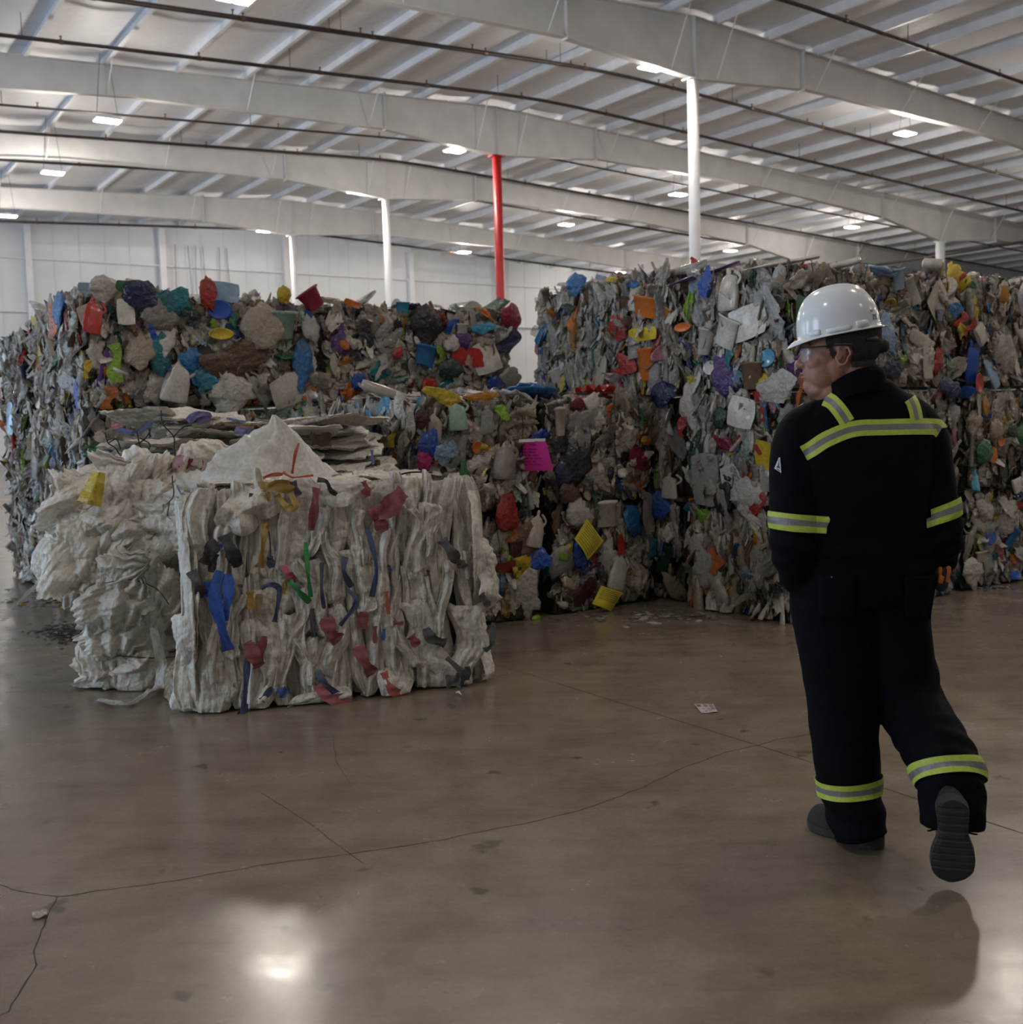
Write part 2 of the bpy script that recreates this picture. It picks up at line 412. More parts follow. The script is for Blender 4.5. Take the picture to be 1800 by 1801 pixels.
# columns
def column(name, s, b, r, mat, label, ztop=None):
    zt = ztop if ztop else roofz(s) - .225 - (1.46 if abs(s) < 1 or abs(abs(s) - 22.4) < 1 else .9)
    mb = MB(); base = ab(AR + s, b)
    mb.tube([base, base + Z3 * zt], r, 24)
    mb.box(base + Z3 * (zt - .012), .42, .36, .024, (E, D, Z3)); mb.box(base + Z3 * .012, .42, .42, .024, (E, D, Z3))
    o = mb.build(name, mat, None, True); o['kind'] = 'structure'
    for p in o.data.polygons:
        if len(p.vertices) > 4 or abs(p.normal.z) > .9: p.use_smooth = False
    tag(o, label, 'column'); return o
column('column', 0, FR[1], .137, M['white_steel'], 'tall white round steel column behind the right stack')
column('column', 0, FR[2], .137, M['red_steel'], 'red painted round steel column in the middle')
column('column', 0, FR[3], .135, M['white_steel'], 'white round column just left of the red one')
column('column', 0, FR[4], .135, M['white_steel'], 'white round column farthest back on the ridge line')
column('column', 22.4, FR[2], .19, M['white_steel'], 'white column behind the right end of the stacked bales')
column('column', 22.4, FR[3], .14, M['red_steel'], 'red column top showing above the bales near the hard hat')
column('column', 22.4, FR[4], .1, M['red_steel'], 'thin red column far back above the middle bales')

# far wall: ribbed panels, girts and wall posts
def wallbox(name, a0, a1, b, th, z1, mat, label):
    mb = MB(); n = int((a1 - a0) / .9)
    mb.box(ab((a0 + a1) / 2, b + th / 2, z1 / 2), a1 - a0, th, z1, (E, D, Z3))
    for i in range(n): mb.box(ab(a0 + (i + .5) * (a1 - a0) / n, b - .012, z1 / 2), .035, .024, z1, (E, D, Z3))
    o = mb.build(name, mat); o['kind'] = 'structure'; tag(o, label, 'wall'); return o
wb = MB()
top = [(A0, roofz(34)), (AR, RIDGE), (A1, roofz(46))]
V = []
for bb in (B1, B1 + .2):
    V += [ab(A0, bb, 0), ab(A1, bb, 0)] + [ab(a, bb, z + .3) for a, z in reversed(top)]
Fc = [(0, 1, 2, 3, 4), (9, 8, 7, 6, 5)] + [(i, 5 + i, 5 + (i + 1) % 5, (i + 1) % 5) for i in range(5)]
wb.add(V, Fc)
a = A0 + .5
while a < A1:
    h = roofz(a - AR); wb.box(ab(a, B1 - .012, h / 2), .03, .024, h, (E, D, Z3)); a += 1.1
o = wb.build('wall_back', M['wallp']); o['kind'] = 'structure'; tag(o, 'white panelled far wall of the warehouse', 'wall')
for zg in (8.9, 6.6):
    mb = MB(); mb.box(ab((A0 + A1) / 2, B1 - .13, zg), A1 - A0 - 1, .2, .06, (E, D, Z3)); o = mb.build('trim_wall_girt', M['white_steel']); o['kind'] = 'structure'
for s in (-30, -24, -18, -9.3, -3.5, 2.6, 9.6, 15.4, 22, 29, 36, 42):
    mb = MB(); mb.box(ab(AR + s, B1 - .2, roofz(s) / 2 - .2), .28, .3, roofz(s) - .4, (E, D, Z3)); o = mb.build('column', M['white_steel']); o['kind'] = 'structure'
# side walls (left one has open loading doors that let daylight in), short return on the right
wl = MB(); hl = roofz(34) + .3
for b0, b1, z0, z1 in ((B0, B1, 6.2, hl), (B0, 4, 0, 6.2), (9, 16, 0, 6.2), (21, 28, 0, 6.2), (33, 40, 0, 6.2), (45, B1, 0, 6.2)):
    wl.box(ab(A0 - .1, (b0 + b1) / 2, (z0 + z1) / 2), .2, b1 - b0, z1 - z0, (E, D, Z3))
o = wl.build('wall_left', M['wallp']); o['kind'] = 'structure'; tag(o, 'white side wall with open loading doors', 'wall')
wr = MB(); wr.box(ab(A1 + .1, (B0 + B1) / 2, (roofz(46) + .3) / 2), .2, B1 - B0, roofz(46) + .3, (E, D, Z3))
o = wr.build('wall_right', M['wallp']); o['kind'] = 'structure'; tag(o, 'white side wall far to the right', 'wall')

# hangers and conduits down the far wall
for k, (s, x0) in enumerate(((-1.9, 0), (-1.3, 0), (-.95, 0), (-.6, 0), (0.2, 0), (.55, 0))):
    mb = MB(); z1 = 9.9; z0 = 5.2 + .6 * (k % 3)
    mb.tube([ab(AR + s - 1.0, B1 - .3, z1), ab(AR + s - 1.05 + .12 * (k % 2), B1 - .32, (z0 + z1) / 2), ab(AR + s - 1.0, B1 - .3, z0)], .022, 6)
    tag(mb.build('cable_drop', M['conduit']), 'grey cable hanging down the far white wall above the left bales', 'cable', 'cables hanging on the far wall')

# sprinkler pipes along the frames, following the roof slope
def pipe(b, zoff, label, r=.045, s0=-33, s1=44, bend=0.0):
    root = empty('sprinkler_pipe', ab(AR, b, RIDGE - zoff), ANG, label, 'pipe')
    def loc(s): return np.array([s, bend * math.sin(s * .25), -SL * (math.sqrt(s * s + 1.5) - 1.2)])
    mb = MB(); mb.tube([loc(s) for s in np.arange(s0, s1 + .1, 1.0)], r, 10); mb.build('pipe_run', M['pipe'], root, True)
    for s in np.arange(s0 + 1.3, s1, 3.1):
        m2 = MB(); p = loc(s); m2.tube([p + Z3 * .03, p + Z3 * .12], .016, 6); m2.tube([p + Z3 * .115, p + Z3 * .125], .035, 8)
        m2.tube([p - np.array([.05, 0, 0]), p + np.array([.05, 0, 0])], r * 1.25, 8); m2.build('sprinkler_head', M['brass'], root)
    for s in np.arange(s0 + .5, s1, 6.2):
        m2 = MB(); p = loc(s); m2.tube([p, p + Z3 * (zoff - .05)], .008, 5); m2.build('pipe_hanger', M['pipe'], root)
pipe(FR[2] - 2.4, .62, 'dark sprinkler pipe in front of the beam on the red column')
pipe(FR[1] + 3.3, .62, 'dark sprinkler pipe just behind the beam on the tall white column')
pipe(FR[1] + 3.9, .36, 'thin conduit above the sprinkler pipe behind the first beam', .022)
pipe(FR[1] - 2.6, .62, 'dark sprinkler pipe crossing the upper right corner')
pipe(FR[2] + .42, 1.35, 'dark pipe running along the lower edge of the red column beam', .03)
pipe(FR[3] - 1.0, .55, 'dark sprinkler pipe above the third beam back')
pipe(FR[3] + 2.5, .6, 'dark sprinkler pipe between the two farthest beams')
pipe(FR[4] + 1.2, 1.3, 'dark pipe low in front of the far wall', .05)
# main pipe running lengthwise at the right
mb = MB(); mb.tube([ab(AR + 23.6, b, 8.05) for b in np.linspace(10, 50, 20)], .06, 10); o = mb.build('main_pipe', M['pipe'], None, True)
tag(o, 'dark main pipe running lengthwise past the right column', 'pipe')

# ------------------------------------------------------------------ lamps
LR = [(-11.6, 8.99, [19.27, 28.3, 34.7, 42.3], 'leftmost row'), (-.93, 9.7, [20.22, 29.38, 36.25, 45.2], 'row beside the ridge columns'),
      (9.2, 9.47, [20.55, 30.27, 37.12, 45.32], 'row right of the tall white column'), (20.65, 9.37, [31.6, 38.91, 47.42], 'row nearest the right side')]
NEAR = [-6.5, 2.0, 10.6]
ORD = ['nearest', 'second nearest', 'third', 'farthest']
def lamp(a, b, z, label, group, power):
    root = empty('high_bay_light', ab(a, b, z), ANG, label, 'light', group)
    mb = MB(); mb.box((0, 0, .05), .62, .40, .06); mb.box((0, 0, .10), .2, .16, .06); mb.build('lamp_housing', M['housing'], root)
    for sx in (-1, 1):
        m2 = MB(); m2.box((sx * .158, 0, .008), .27, .36, .024); m2.build('lamp_lens', M['lens'], root)
        m3 = MB(); zt = roofz(a - AR) - z - .02; m3.tube([(sx * .26, 0, .08), (sx * .1, 0, zt)], .006, 5); m3.build('hanger_wire', M['wire'], root)
    ld = bpy.data.lights.new('high_bay_glow', 'POINT'); ld.shadow_soft_size = .24; ld.energy = power; ld.color = (1.0, .915, .81)
    lo = bpy.data.objects.new('high_bay_glow', ld); COL.objects.link(lo); lo.parent = root; lo.location = (0, 0, -.16)
PW = 680.0
for a, z, bl, nm in LR:
    for i, b in enumerate(bl):
        k = i + (4 - len(bl) if len(bl) < 4 else 0)
        lamp(AR + a, b, z, f'lit twin panel light, {ORD[k]} in the {nm}', 'high bay lights under the roof', PW)
    for b in NEAR + ([20.8] if a > 20 else []):
        lamp(AR + a, b, z, 'lit twin panel high bay light overhead, out of the picture', 'high bay lights out of the picture', PW * (1.0 if b > 5 else .8 if b > 0 else .35))
for a in (-22.3,):
    for b in (2.0, 19.5, 28.5, 36): lamp(AR + a, b, 8.9, 'lit twin panel high bay light overhead, out of the picture', 'high bay lights out of the picture', PW)

wf = MB(); wf.box(ab((A0 + A1) / 2, B0 - .1, 5.6), A1 - A0, .2, 11.2, (E, D, Z3))
o = wf.build('wall_front', M['wallp']); o['kind'] = 'structure'; tag(o, 'white wall at the near end of the warehouse behind the view', 'wall')
# world: overcast daylight outside the open doors of the left wall; one daylight source stands in each opening
w = bpy.data.worlds.new('world'); SC.world = w; w.use_nodes = True
w.node_tree.nodes['Background'].inputs[0].default_value = (.70, .82, 1.0, 1); w.node_tree.nodes['Background'].inputs[1].default_value = 1.5
for bm, wd in ((6.5, 5), (18.5, 5), (30.5, 5), (42.5, 5)):
    ld = bpy.data.lights.new('door_daylight', 'AREA'); ld.shape = 'RECTANGLE'; ld.size = wd; ld.size_y = 6; ld.energy = 1350; ld.color = (.56, .75, 1.0)
    lo = bpy.data.objects.new('door_daylight', ld); COL.objects.link(lo)
    lo.matrix_world = Matrix(((*[D[0], 0, -E[0]], 0), (*[D[1], 0, -E[1]], 0), (0, 1, 0, 0), (0, 0, 0, 1))); lo.location = Vector(ab(A0 + .02, bm, 3.1))

# ================================================================== BALES
def tri(x): return 2 * np.abs(x - np.floor(x + .5))
def crumple(P, n, f0, f1, r, warp=.25):
    """sharp creased random surface, about -1..1"""
    P = np.asarray(P, float); k = P.shape[1]
    W = P + warp * np.sin(P @ r.randn(k, k) * 2.3 + r.rand(k) * 6.28)
    h = np.zeros(len(P)); tot = 0
    for i in range(n):
        f = f0 * (f1 / f0) ** (i / max(1, n - 1)); d = r.randn(k); d /= np.linalg.norm(d); a = f ** -.8
        h += a * (2 * tri(W @ d * f + r.rand()) - 1); tot += a * a
    return h / (math.sqrt(tot) * 1.1)
def facet(P, n, r, sc=1.0):
    P = np.asarray(P, float) * sc; k = P.shape[1]
    def mx():
        d = r.randn(n, k); d /= np.linalg.norm(d, axis=1)[:, None]; d *= r.uniform(.5, 1.2, (n, 1)); return (P @ d.T + r.randn(n) * .35 * sc ** .5).max(1)
    h = mx() - mx(); return (h - h.mean()) / (h.std() + 1e-6) * .6
def crisp(P, r, lo=1.0, hi=2.6):
    """film crumpled into flat facets with sharp ridges"""
    return .72 * facet(P, 9, r, lo) + .34 * facet(P, 14, r, hi) + .16 * facet(P, 22, r, hi * 1.8)
def rnd(u, v, k=.75):
    """pull the corners of a square patch in"""
    return u * (1 - k * 2 * v * v), v * (1 - k * 2 * u * u)
def gridq(nu, nv, wrap=False):
    i, j = np.meshgrid(np.arange(nu - (0 if wrap else 1)), np.arange(nv - 1), indexing='ij'); i = i.ravel(); j = j.ravel(); i2 = (i + 1) % nu
    return np.stack([i * nv + j, i2 * nv + j, i2 * nv + j + 1, i * nv + j + 1], 1)
def uvg(nu, nv):
    u, v = np.meshgrid(np.linspace(-.5, .5, nu), np.linspace(-.5, .5, nv), indexing='ij'); return u.ravel(), v.ravel()

def g_film(r, nu=11, nv=13, amp=.13, curl=.4):
    u, v = uvg(nu, nv); P = np.stack([u, v], 1); ang = np.arctan2(v, u)
    k = 1 + .18 * np.sin(ang * 2 + r.rand() * 6) + .10 * np.sin(ang * 3 + r.rand() * 6) + .06 * np.sin(ang * 7 + r.rand() * 6)
    rad = np.sqrt(u * u + v * v)
    z = amp * (.9 * crisp(P * 2, r, 1.0, 2.2) + .25 * crumple(P, 5, 2, 6, r)) - curl * np.maximum(0, rad - .25) ** 1.5 + .1
    u, v = rnd(u, v)
    x = u * k + .06 * crumple(P, 3, 2, 5, r); y = v * k + .06 * crumple(P, 3, 2, 5, r)
    return np.stack([x, y, z], 1), gridq(nu, nv)
def g_pleat(r, nu=15, nv=17):
    """sheet squashed into vertical pleats"""
    u, v = uvg(nu, nv); P = np.stack([u, v], 1)
    ph = u * (2.2 + r.rand() * 1.5) + .25 * np.sin(v * 4 + r.rand() * 6) + .15 * crumple(P, 3, 1, 3, r)
    z = .22 * (tri(ph + r.rand()) - .5) + .06 * crumple(P, 4, 2, 6, r) - .5 * np.maximum(0, np.abs(v) - .32) - .35 * np.maximum(0, np.abs(u) - .35) + .1
    u, v = rnd(u, v, .6)
    x = u * (1 + .3 * np.sin(v * 3 + r.rand() * 6)) + .08 * np.sin(v * 5 + r.rand() * 6)
    return np.stack([x, v + .07 * crumple(P, 3, 2, 5, r), z], 1), gridq(nu, nv)
def g_lump(r, nu=16, nv=11, amp=.3, sq=.5):
    th, ph = np.meshgrid(np.linspace(0, 2 * np.pi, nu, endpoint=False), np.linspace(.04, np.pi - .04, nv), indexing='ij'); th = th.ravel(); ph = ph.ravel()
    P = np.stack([np.cos(th) * np.sin(ph), np.cos(ph), np.sin(th) * np.sin(ph)], 1)
    k = .5 * (1 + amp * crumple(P, 6, .8, 3.2, r)); Q = P * k[:, None]; Q[:, 2] *= sq
    return Q, gridq(nu, nv, True)
def lathe(prof, n=14):
    """prof rows (y, r); axis along y"""
    p = np.asarray(prof, float); th = np.linspace(0, 2 * np.pi, n, endpoint=False)
    V = np.stack([np.outer(np.cos(th), p[:, 1]), np.repeat(p[None, :, 0], n, 0), np.outer(np.sin(th), p[:, 1])], 2).reshape(-1, 3)
    return V, gridq(n, len(p), True)
def dent(V, r, k=4, amt=.09, rad=.22):
    V = V.copy()
    for _ in range(k):
        c = V[r.randint(len(V))] + r.randn(3) * .03; d = np.linalg.norm(V - c, axis=1); wt = np.exp(-(d / rad) ** 2)[:, None]
        n = c * np.array([1, .2, 1]); n /= np.linalg.norm(n) + 1e-6; V -= wt * n * amt
    return V
def g_bottle(r):
    prof = [(-.5, .005), (-.5, .13), (-.46, .16), (-.3, .155), (-.27, .145), (-.24, .155), (-.05, .16), (-.02, .148), (.02, .16), (.14, .15), (.26, .11), (.34, .062), (.37, .055), (.375, .075), (.4, .075), (.405, .06), (.46, .06), (.47, .05), (.47, .004)]
    V, Q = lathe(prof, 14); V = dent(V, r, 5, .07, .17); V[:, 2] *= .62
    b = r.uniform(-.4, .4); V[:, 0] += b * (V[:, 1] ** 2 - .1); return V, Q
def g_jug(r):
    prof = [(-.5, .004), (-.5, .24), (-.46, .29), (-.1, .30), (.0, .285), (.12, .29), (.24, .24), (.34, .12), (.38, .075), (.385, .09), (.43, .09), (.435, .075), (.47, .07), (.47, .004)]
    V, Q = lathe(prof, 16)
    ang = np.arctan2(V[:, 2], V[:, 0]); sq = 1 / np.maximum(np.abs(np.cos(ang)), np.abs(np.sin(ang))); m = V[:, 1] < .2
    V[m, 0] *= (.35 + .65 * sq[m] * .86); V[m, 2] *= (.35 + .65 * sq[m] * .86)
    V = dent(V, r, 5, .11, .24); V[:, 2] *= .6
    t = np.linspace(0, np.pi, 9); hp = np.stack([.16 + .17 * np.sin(t), .30 - .32 * (t / np.pi), np.zeros(9)], 1)
    hv, hf = tube(hp, .035, 8, False); Q2 = np.array(hf) + len(V)
    return np.concatenate([V, hv]), np.concatenate([Q, Q2])
def g_tub(r):
    prof = [(-.42, .005), (-.42, .26), (-.40, .285), (.36, .38), (.36, .42), (.42, .43), (.43, .41), (.42, .385), (.38, .365), (-.36, .265), (-.38, .24), (-.38, .005)]
    V, Q = lathe(prof, 18); V = dent(V, r, 4, .13, .3); V[:, 2] *= .6; V[:, 0] *= 1 + .3 * V[:, 1] * r.uniform(-1, 1); return V, Q
def g_lid(r):
    prof = [(0, .004), (0, .3), (.015, .33), (.015, .40), (.05, .43), (.05, .47), (-.03, .5), (-.05, .48), (-.02, .46), (-.02, .3), (-.02, .004)]
    V, Q = lathe(prof, 20); V = V[:, [0, 2, 1]] * np.array([1, 1, 1.0]); V[:, 2] += .3 * (V[:, 0] * math.cos(1) + V[:, 1] * math.sin(1)) ** 2 * r.uniform(-.5, 1); return V, Q
def g_strip(r, nu=5, nv=22):
    u, v = uvg(nu, nv)
    x = u * (.8 + .25 * np.sin(v * 7 + r.rand() * 6)) + .5 * np.sin(v * 3.2 + r.rand() * 6) * .6 + .12 * np.sin(v * 9 + r.rand() * 6)
    tw = .9 * np.sin(v * 4 + r.rand() * 6)
    z = u * np.sin(tw) * .7 + .10 * np.sin(v * 6 + r.rand() * 6) - .9 * np.maximum(0, np.abs(v) - .4)
    return np.stack([x * np.where(True, 1, 1), v, z * .35], 1), gridq(nu, nv)
def g_sheet(r, nu=9, nv=11):
    u, v = uvg(nu, nv); P = np.stack([u, v], 1)
    u, v = rnd(u, v, .18); z = .10 * crisp(P * 2, r, .8, 2.0) + .18 * r.uniform(-1, 1) * (u * .7 + v * .7) ** 2 * 2
    return np.stack([u, v + .02 * crumple(P, 2, 1, 3, r), z + .05], 1), gridq(nu, nv)
def g_cap(r):
    prof = [(.3, .004), (.3, .45), (.25, .5), (-.3, .5), (-.3, .42), (.2, .4), (.2, .004)]
    V, Q = lathe(prof, 14); return V[:, [0, 2, 1]], Q

GEN = {'plastic_film': (g_film, 9), 'pleated_film': (g_pleat, 8), 'crushed_bag': (g_lump, 6), 'bottle': (g_bottle, 5), 'jug': (g_jug, 5), 'tub': (g_tub, 5), 'lid': (g_lid, 3), 'plastic_strip': (g_strip, 6), 'packaging_sheet': (g_sheet, 4), 'bottle_cap': (g_cap, 1)}
LIBV = {}; LIB = {}
for k, (fn, n) in GEN.items():
    LIBV[k] = [fn(np.random.RandomState(100 + i + sum(map(ord, k)))) for i in range(n)]
    LIB[k] = []
    for i, (V_, Q_) in enumerate(LIBV[k]):
        for mt in ('film', 'hard', 'clear'):
            me = mesh_np(k, V_, Q_); me.materials.append(M[mt]); LIB[k].append((mt, me))
def libmesh(kind, mt):
    c = [m for t, m in LIB[kind] if t == mt]; return c[rs.randint(len(c))]

C = dict(white=(.68, .62, .54), offw=(.56, .49, .40), grey=(.34, .305, .27), beige=(.44, .36, .26), brown=(.17, .10, .055), clear=(.52, .50, .46),
         red=(.46, .03, .022), crimson=(.26, .012, .04), orange=(.66, .16, .02), amber=(.52, .22, .03), yellow=(.68, .48, .03), lime=(.30, .52, .05), green=(.03, .19, .07), pgreen=(.30, .43, .33),
         teal=(.01, .19, .22), cyan=(.06, .34, .52), blue=(.015, .09, .46), mblue=(.02, .17, .42), navy=(.014, .022, .085), purple=(.11, .04, .22), magenta=(.58, .02, .22), pink=(.62, .26, .30), black=(.016, .016, .018), maroon=(.075, .012, .02), dgreen=(.01, .05, .03), lblue=(.30, .43, .58))
CN = dict(offw='off-white', grey='grey', beige='beige', brown='brown', clear='clear', lime='lime green', pgreen='pale green', mblue='blue', lblue='pale blue', dgreen='dark green', magenta='bright pink')
PAL = ['white'] * 40 + ['offw'] * 36 + ['clear'] * 46 + ['grey'] * 20 + ['beige'] * 18 + ['brown'] * 4 + ['red'] * 3 + ['crimson', 'orange', 'orange', 'amber', 'yellow', 'yellow', 'lime', 'green', 'pgreen', 'pgreen', 'teal', 'cyan', 'blue', 'mblue', 'mblue', 'navy', 'navy', 'purple', 'pink', 'black', 'black', 'maroon', 'dgreen', 'lblue', 'lblue']
FPAL = ['white'] * 30 + ['offw'] * 28 + ['clear'] * 24 + ['grey'] * 20 + ['beige'] * 14 + ['brown'] * 5 + ['red', 'orange', 'amber', 'yellow', 'lime', 'green', 'pgreen', 'pgreen', 'cyan', 'mblue', 'blue', 'navy', 'navy', 'black', 'black', 'maroon', 'dgreen', 'lblue', 'pink']
PALW = ['white'] * 40 + ['offw'] * 40 + ['beige'] * 8 + ['clear'] * 8

class Bale:
    """a wire-tied bale: box a0..a1 x b0..b1 x z0..z1 in its own axes (ax, ay)"""
    def __init__(s, name, org, rz, la, lb, z0, h, label, cat, group):
        s.la, s.lb, s.h = la, lb, h
        s.rot = np.array([[math.cos(rz), -math.sin(rz), 0], [math.sin(rz), math.cos(rz), 0], [0, 0, 1]])
        s.org = np.array([org[0], org[1], z0], float)
        s.root = empty(name, s.org, rz, label, cat, group)
        s.VV = []; s.QQ = []; s.CC = []; s.nv = 0
    def local(s, p): return s.rot.T @ (np.asarray(p, float) - s.org)
    def face(s, f):
        """origin (face centre), t, up, n, width, height in local axes"""
        X, Y, Z = np.eye(3)
        return {'front': (np.array([0, -s.lb / 2, s.h / 2]), X, Z, -Y, s.la, s.h), 'left': (np.array([-s.la / 2, 0, s.h / 2]), -Y, Z, -X, s.lb, s.h), 'right': (np.array([s.la / 2, 0, s.h / 2]), Y, Z, X, s.lb, s.h),
                'top': (np.array([0, 0, s.h]), X, Y, Z, s.la, s.lb)}[f]
    def hit(s, px, py):
        """front-most box face met by the pixel ray -> (dist, face, local point)"""
        o = s.local(CP); d = s.rot.T @ ray(px, py); best = None
        for f in ('front', 'left', 'top', 'right'):
            c, t, u, n, w, h = s.face(f); dn = d @ n
            if dn >= -1e-9: continue
            k = ((c - o) @ n) / dn; p = o + d * k; q = p - c
            if abs(q @ t) < w / 2 + .03 and abs(q @ u) < h / 2 + .06 and (best is None or k < best[0]): best = (k, f, p)
        return best
    def basis(s, f, roll, tx=0.0, ty=0.0):
        c, t, u, n, w, h = s.face(f)
        B = np.stack([t, u, n], 1); cr, sr = math.cos(roll), math.sin(roll)
        R1 = np.array([[cr, -sr, 0], [sr, cr, 0], [0, 0, 1]])
        R2 = np.array([[1, 0, 0], [0, math.cos(tx), -math.sin(tx)], [0, math.sin(tx), math.cos(tx)]]); R3 = np.array([[math.cos(ty), 0, math.sin(ty)], [0, 1, 0], [-math.sin(ty), 0, math.cos(ty)]])
        return B @ R2 @ R3 @ R1
    def part(s, kind, mt, p, f, w, h, dep, roll, color, tx=0.0, ty=0.0, lab=True):
        B = s.basis(f, roll, tx, ty) @ np.diag([w, h, dep])
        m = Matrix([[*B[0], p[0]], [*B[1], p[1]], [*B[2], p[2]], [0, 0, 0, 1]])
        o = bpy.data.objects.new(kind, libmesh(kind, mt)); COL.objects.link(o); o.parent = s.root; o.matrix_basis = m
        cc = np.array(C[color]) * rs.uniform(.85, 1.12); o.color = (*np.clip(cc, 0, 1), 1)
        if lab: o['label'] = f"{CN.get(color, color)} {kind.replace('_', ' ')}"
        return o
    def stuff(s, V, Q, col):
        s.VV.append(V); s.QQ.append(Q + s.nv); s.CC.append(np.repeat(np.array(col, float)[None], len(V), 0)); s.nv += len(V)
    def fill(s, f, dens, size, pal, pleat=.3, sink=.0):
        c, t, u, n, w, h = s.face(f); m = int(dens * w * h)
        kinds = ['plastic_film', 'pleated_film', 'crushed_bag', 'plastic_strip', 'bottle', 'tub', 'packaging_sheet', 'lid']
        pr = np.array([.30 * (1 - pleat), .40 * pleat + .08, .22, .09, .10, .08, .05, .05]); pr /= pr.sum()
        for _ in range(m):
            k = kinds[rs.choice(8, p=pr)]; V, Q = LIBV[k][rs.randint(len(LIBV[k]))]
            sx = size * rs.uniform(.5, 1.3); sy = sx * (rs.uniform(.8, 1.5) if f == 'top' else rs.uniform(1.0, 2.1) * (1 + .6 * pleat)); dz = size * rs.uniform(.45, .95)
            if k == 'plastic_strip': sx *= .35; sy *= 1.3
            roll = rs.randn() * (.35 if pleat > .4 else .6)
            if f == 'top': roll = rs.uniform(0, 6.28)
            B = s.basis(f, roll, rs.randn() * .35, rs.randn() * (.6 if pleat > .4 else .3)) @ np.diag([sx, sy, dz])
            p = c + t * rs.uniform(-.5, .5) * (w - .09) + u * rs.uniform(-.5, .5) * (h - .10) + n * (rs.uniform(-.06, .02) + sink)
            V2 = V @ B.T + p
            if f != 'top': V2[:, 2] = np.maximum(V2[:, 2], .008)
            cn_ = pal[rs.randint(len(pal))]; s.stuff(V2, Q, (*np.clip(np.array(C[cn_]) * rs.uniform(.7, 1.15), 0, 1), rs.uniform(.4, .6) if cn_ == 'clear' else 1.0))
    def core(s, inset=.05):
        nu = 10; u, v = uvg(nu, nu); P2 = np.stack([u, v], 1)
        for f in ('front', 'left', 'right', 'top'):
            c, t, uu, n, w, h = s.face(f)
            V = c + np.outer(u * (w - inset), t) + np.outer(v * (h - (inset if f == 'top' else .02)), uu) - n * inset + np.outer(.02 * crumple(P2, 4, 2, 5, rs), n)
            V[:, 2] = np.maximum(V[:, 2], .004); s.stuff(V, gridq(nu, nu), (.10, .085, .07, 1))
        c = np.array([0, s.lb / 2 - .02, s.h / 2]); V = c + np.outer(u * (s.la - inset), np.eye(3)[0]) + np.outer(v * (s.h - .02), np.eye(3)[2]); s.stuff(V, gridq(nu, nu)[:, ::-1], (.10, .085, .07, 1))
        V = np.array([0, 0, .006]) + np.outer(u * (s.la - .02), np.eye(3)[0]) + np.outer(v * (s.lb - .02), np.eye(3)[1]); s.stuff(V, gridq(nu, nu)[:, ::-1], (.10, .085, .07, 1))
    def finish(s, name='packed_scrap', mat='fill'):
        me = mesh_np(name, np.concatenate(s.VV), np.concatenate(s.QQ), True, np.concatenate(s.CC)); me.materials.append(M[mat])
        o = obj(name, me, None, s.root); o['kind'] = 'stuff'; return o
    def wires(s, n, faces=('front', 'top'), vert=True):
        for i in range(n):
            x = -s.la / 2 + s.la * (i + .5 + rs.uniform(-.15, .15)) / n
            pts = [(x, -s.lb / 2 - .035 + rs.uniform(-.01, .015), z) for z in np.linspace(.02, s.h + .03, 8)] + [(x, y, s.h + .035) for y in np.linspace(-s.lb / 2, s.lb / 2, 5)]
            m = MB(); m.tube(np.array(pts) + rs.randn(len(pts), 3) * .006, .0028, 5, False); m.build('baling_wire', M['wire'], s.root, True)

def random_parts(B, f, cell, pleat, pal, clear_p=.28, lim=60):
    """larger pieces one could point to, over one face"""
    c, t, u, n, w, h = B.face(f); nx = max(1, round(w / cell)); ny = max(1, round(h / (cell * (1.25 if f != 'top' else 1)))); cells = [(i, j) for i in range(nx) for j in range(ny)]
    rs.shuffle(cells)
    for i, j in cells[:lim]:
        pr = np.array([.25 * (1 - pleat) + .03, .48 * pleat + .05, .20, .10, .10, .09, .04, .05, .12]); pr /= pr.sum()
        kind = ['plastic_film', 'pleated_film', 'crushed_bag', 'bottle', 'jug', 'tub', 'lid', 'plastic_strip', 'packaging_sheet'][rs.choice(9, p=pr)]
        col = pal[rs.randint(len(pal))]
        mt = 'clear' if (col == 'clear' and rs.rand() < .8) or rs.rand() < clear_p * .3 else ('hard' if kind in ('bottle', 'jug', 'tub', 'lid', 'packaging_sheet') else 'film')
        w0 = cell * rs.uniform(.7, 1.25); h0 = w0 * rs.uniform(1.0, 1.6)
        if kind == 'plastic_strip': w0 *= .4; h0 *= 1.1
        if kind == 'pleated_film' and pleat > .4: w0 *= .6; h0 *= 1.4
        if kind in ('bottle', 'jug'): h0 = w0 * 1.7
        if kind == 'lid': w0 *= .65; h0 = w0
        p = c + t * ((i + .5 + rs.uniform(-.4, .4)) / nx - .5) * w + u * ((j + .5 + rs.uniform(-.4, .4)) / ny - .5) * (h - .1) + n * rs.uniform(-.02, .04)
        if f != 'top': p[2] = max(p[2], h0 * .42)
        B.part(kind, mt, p, f, w0, h0, cell * rs.uniform(.5, .9), rs.randn() * (.3 if pleat > .4 else .7) if f != 'top' else rs.uniform(0, 6.28), col, rs.randn() * .22, rs.randn() * .3)

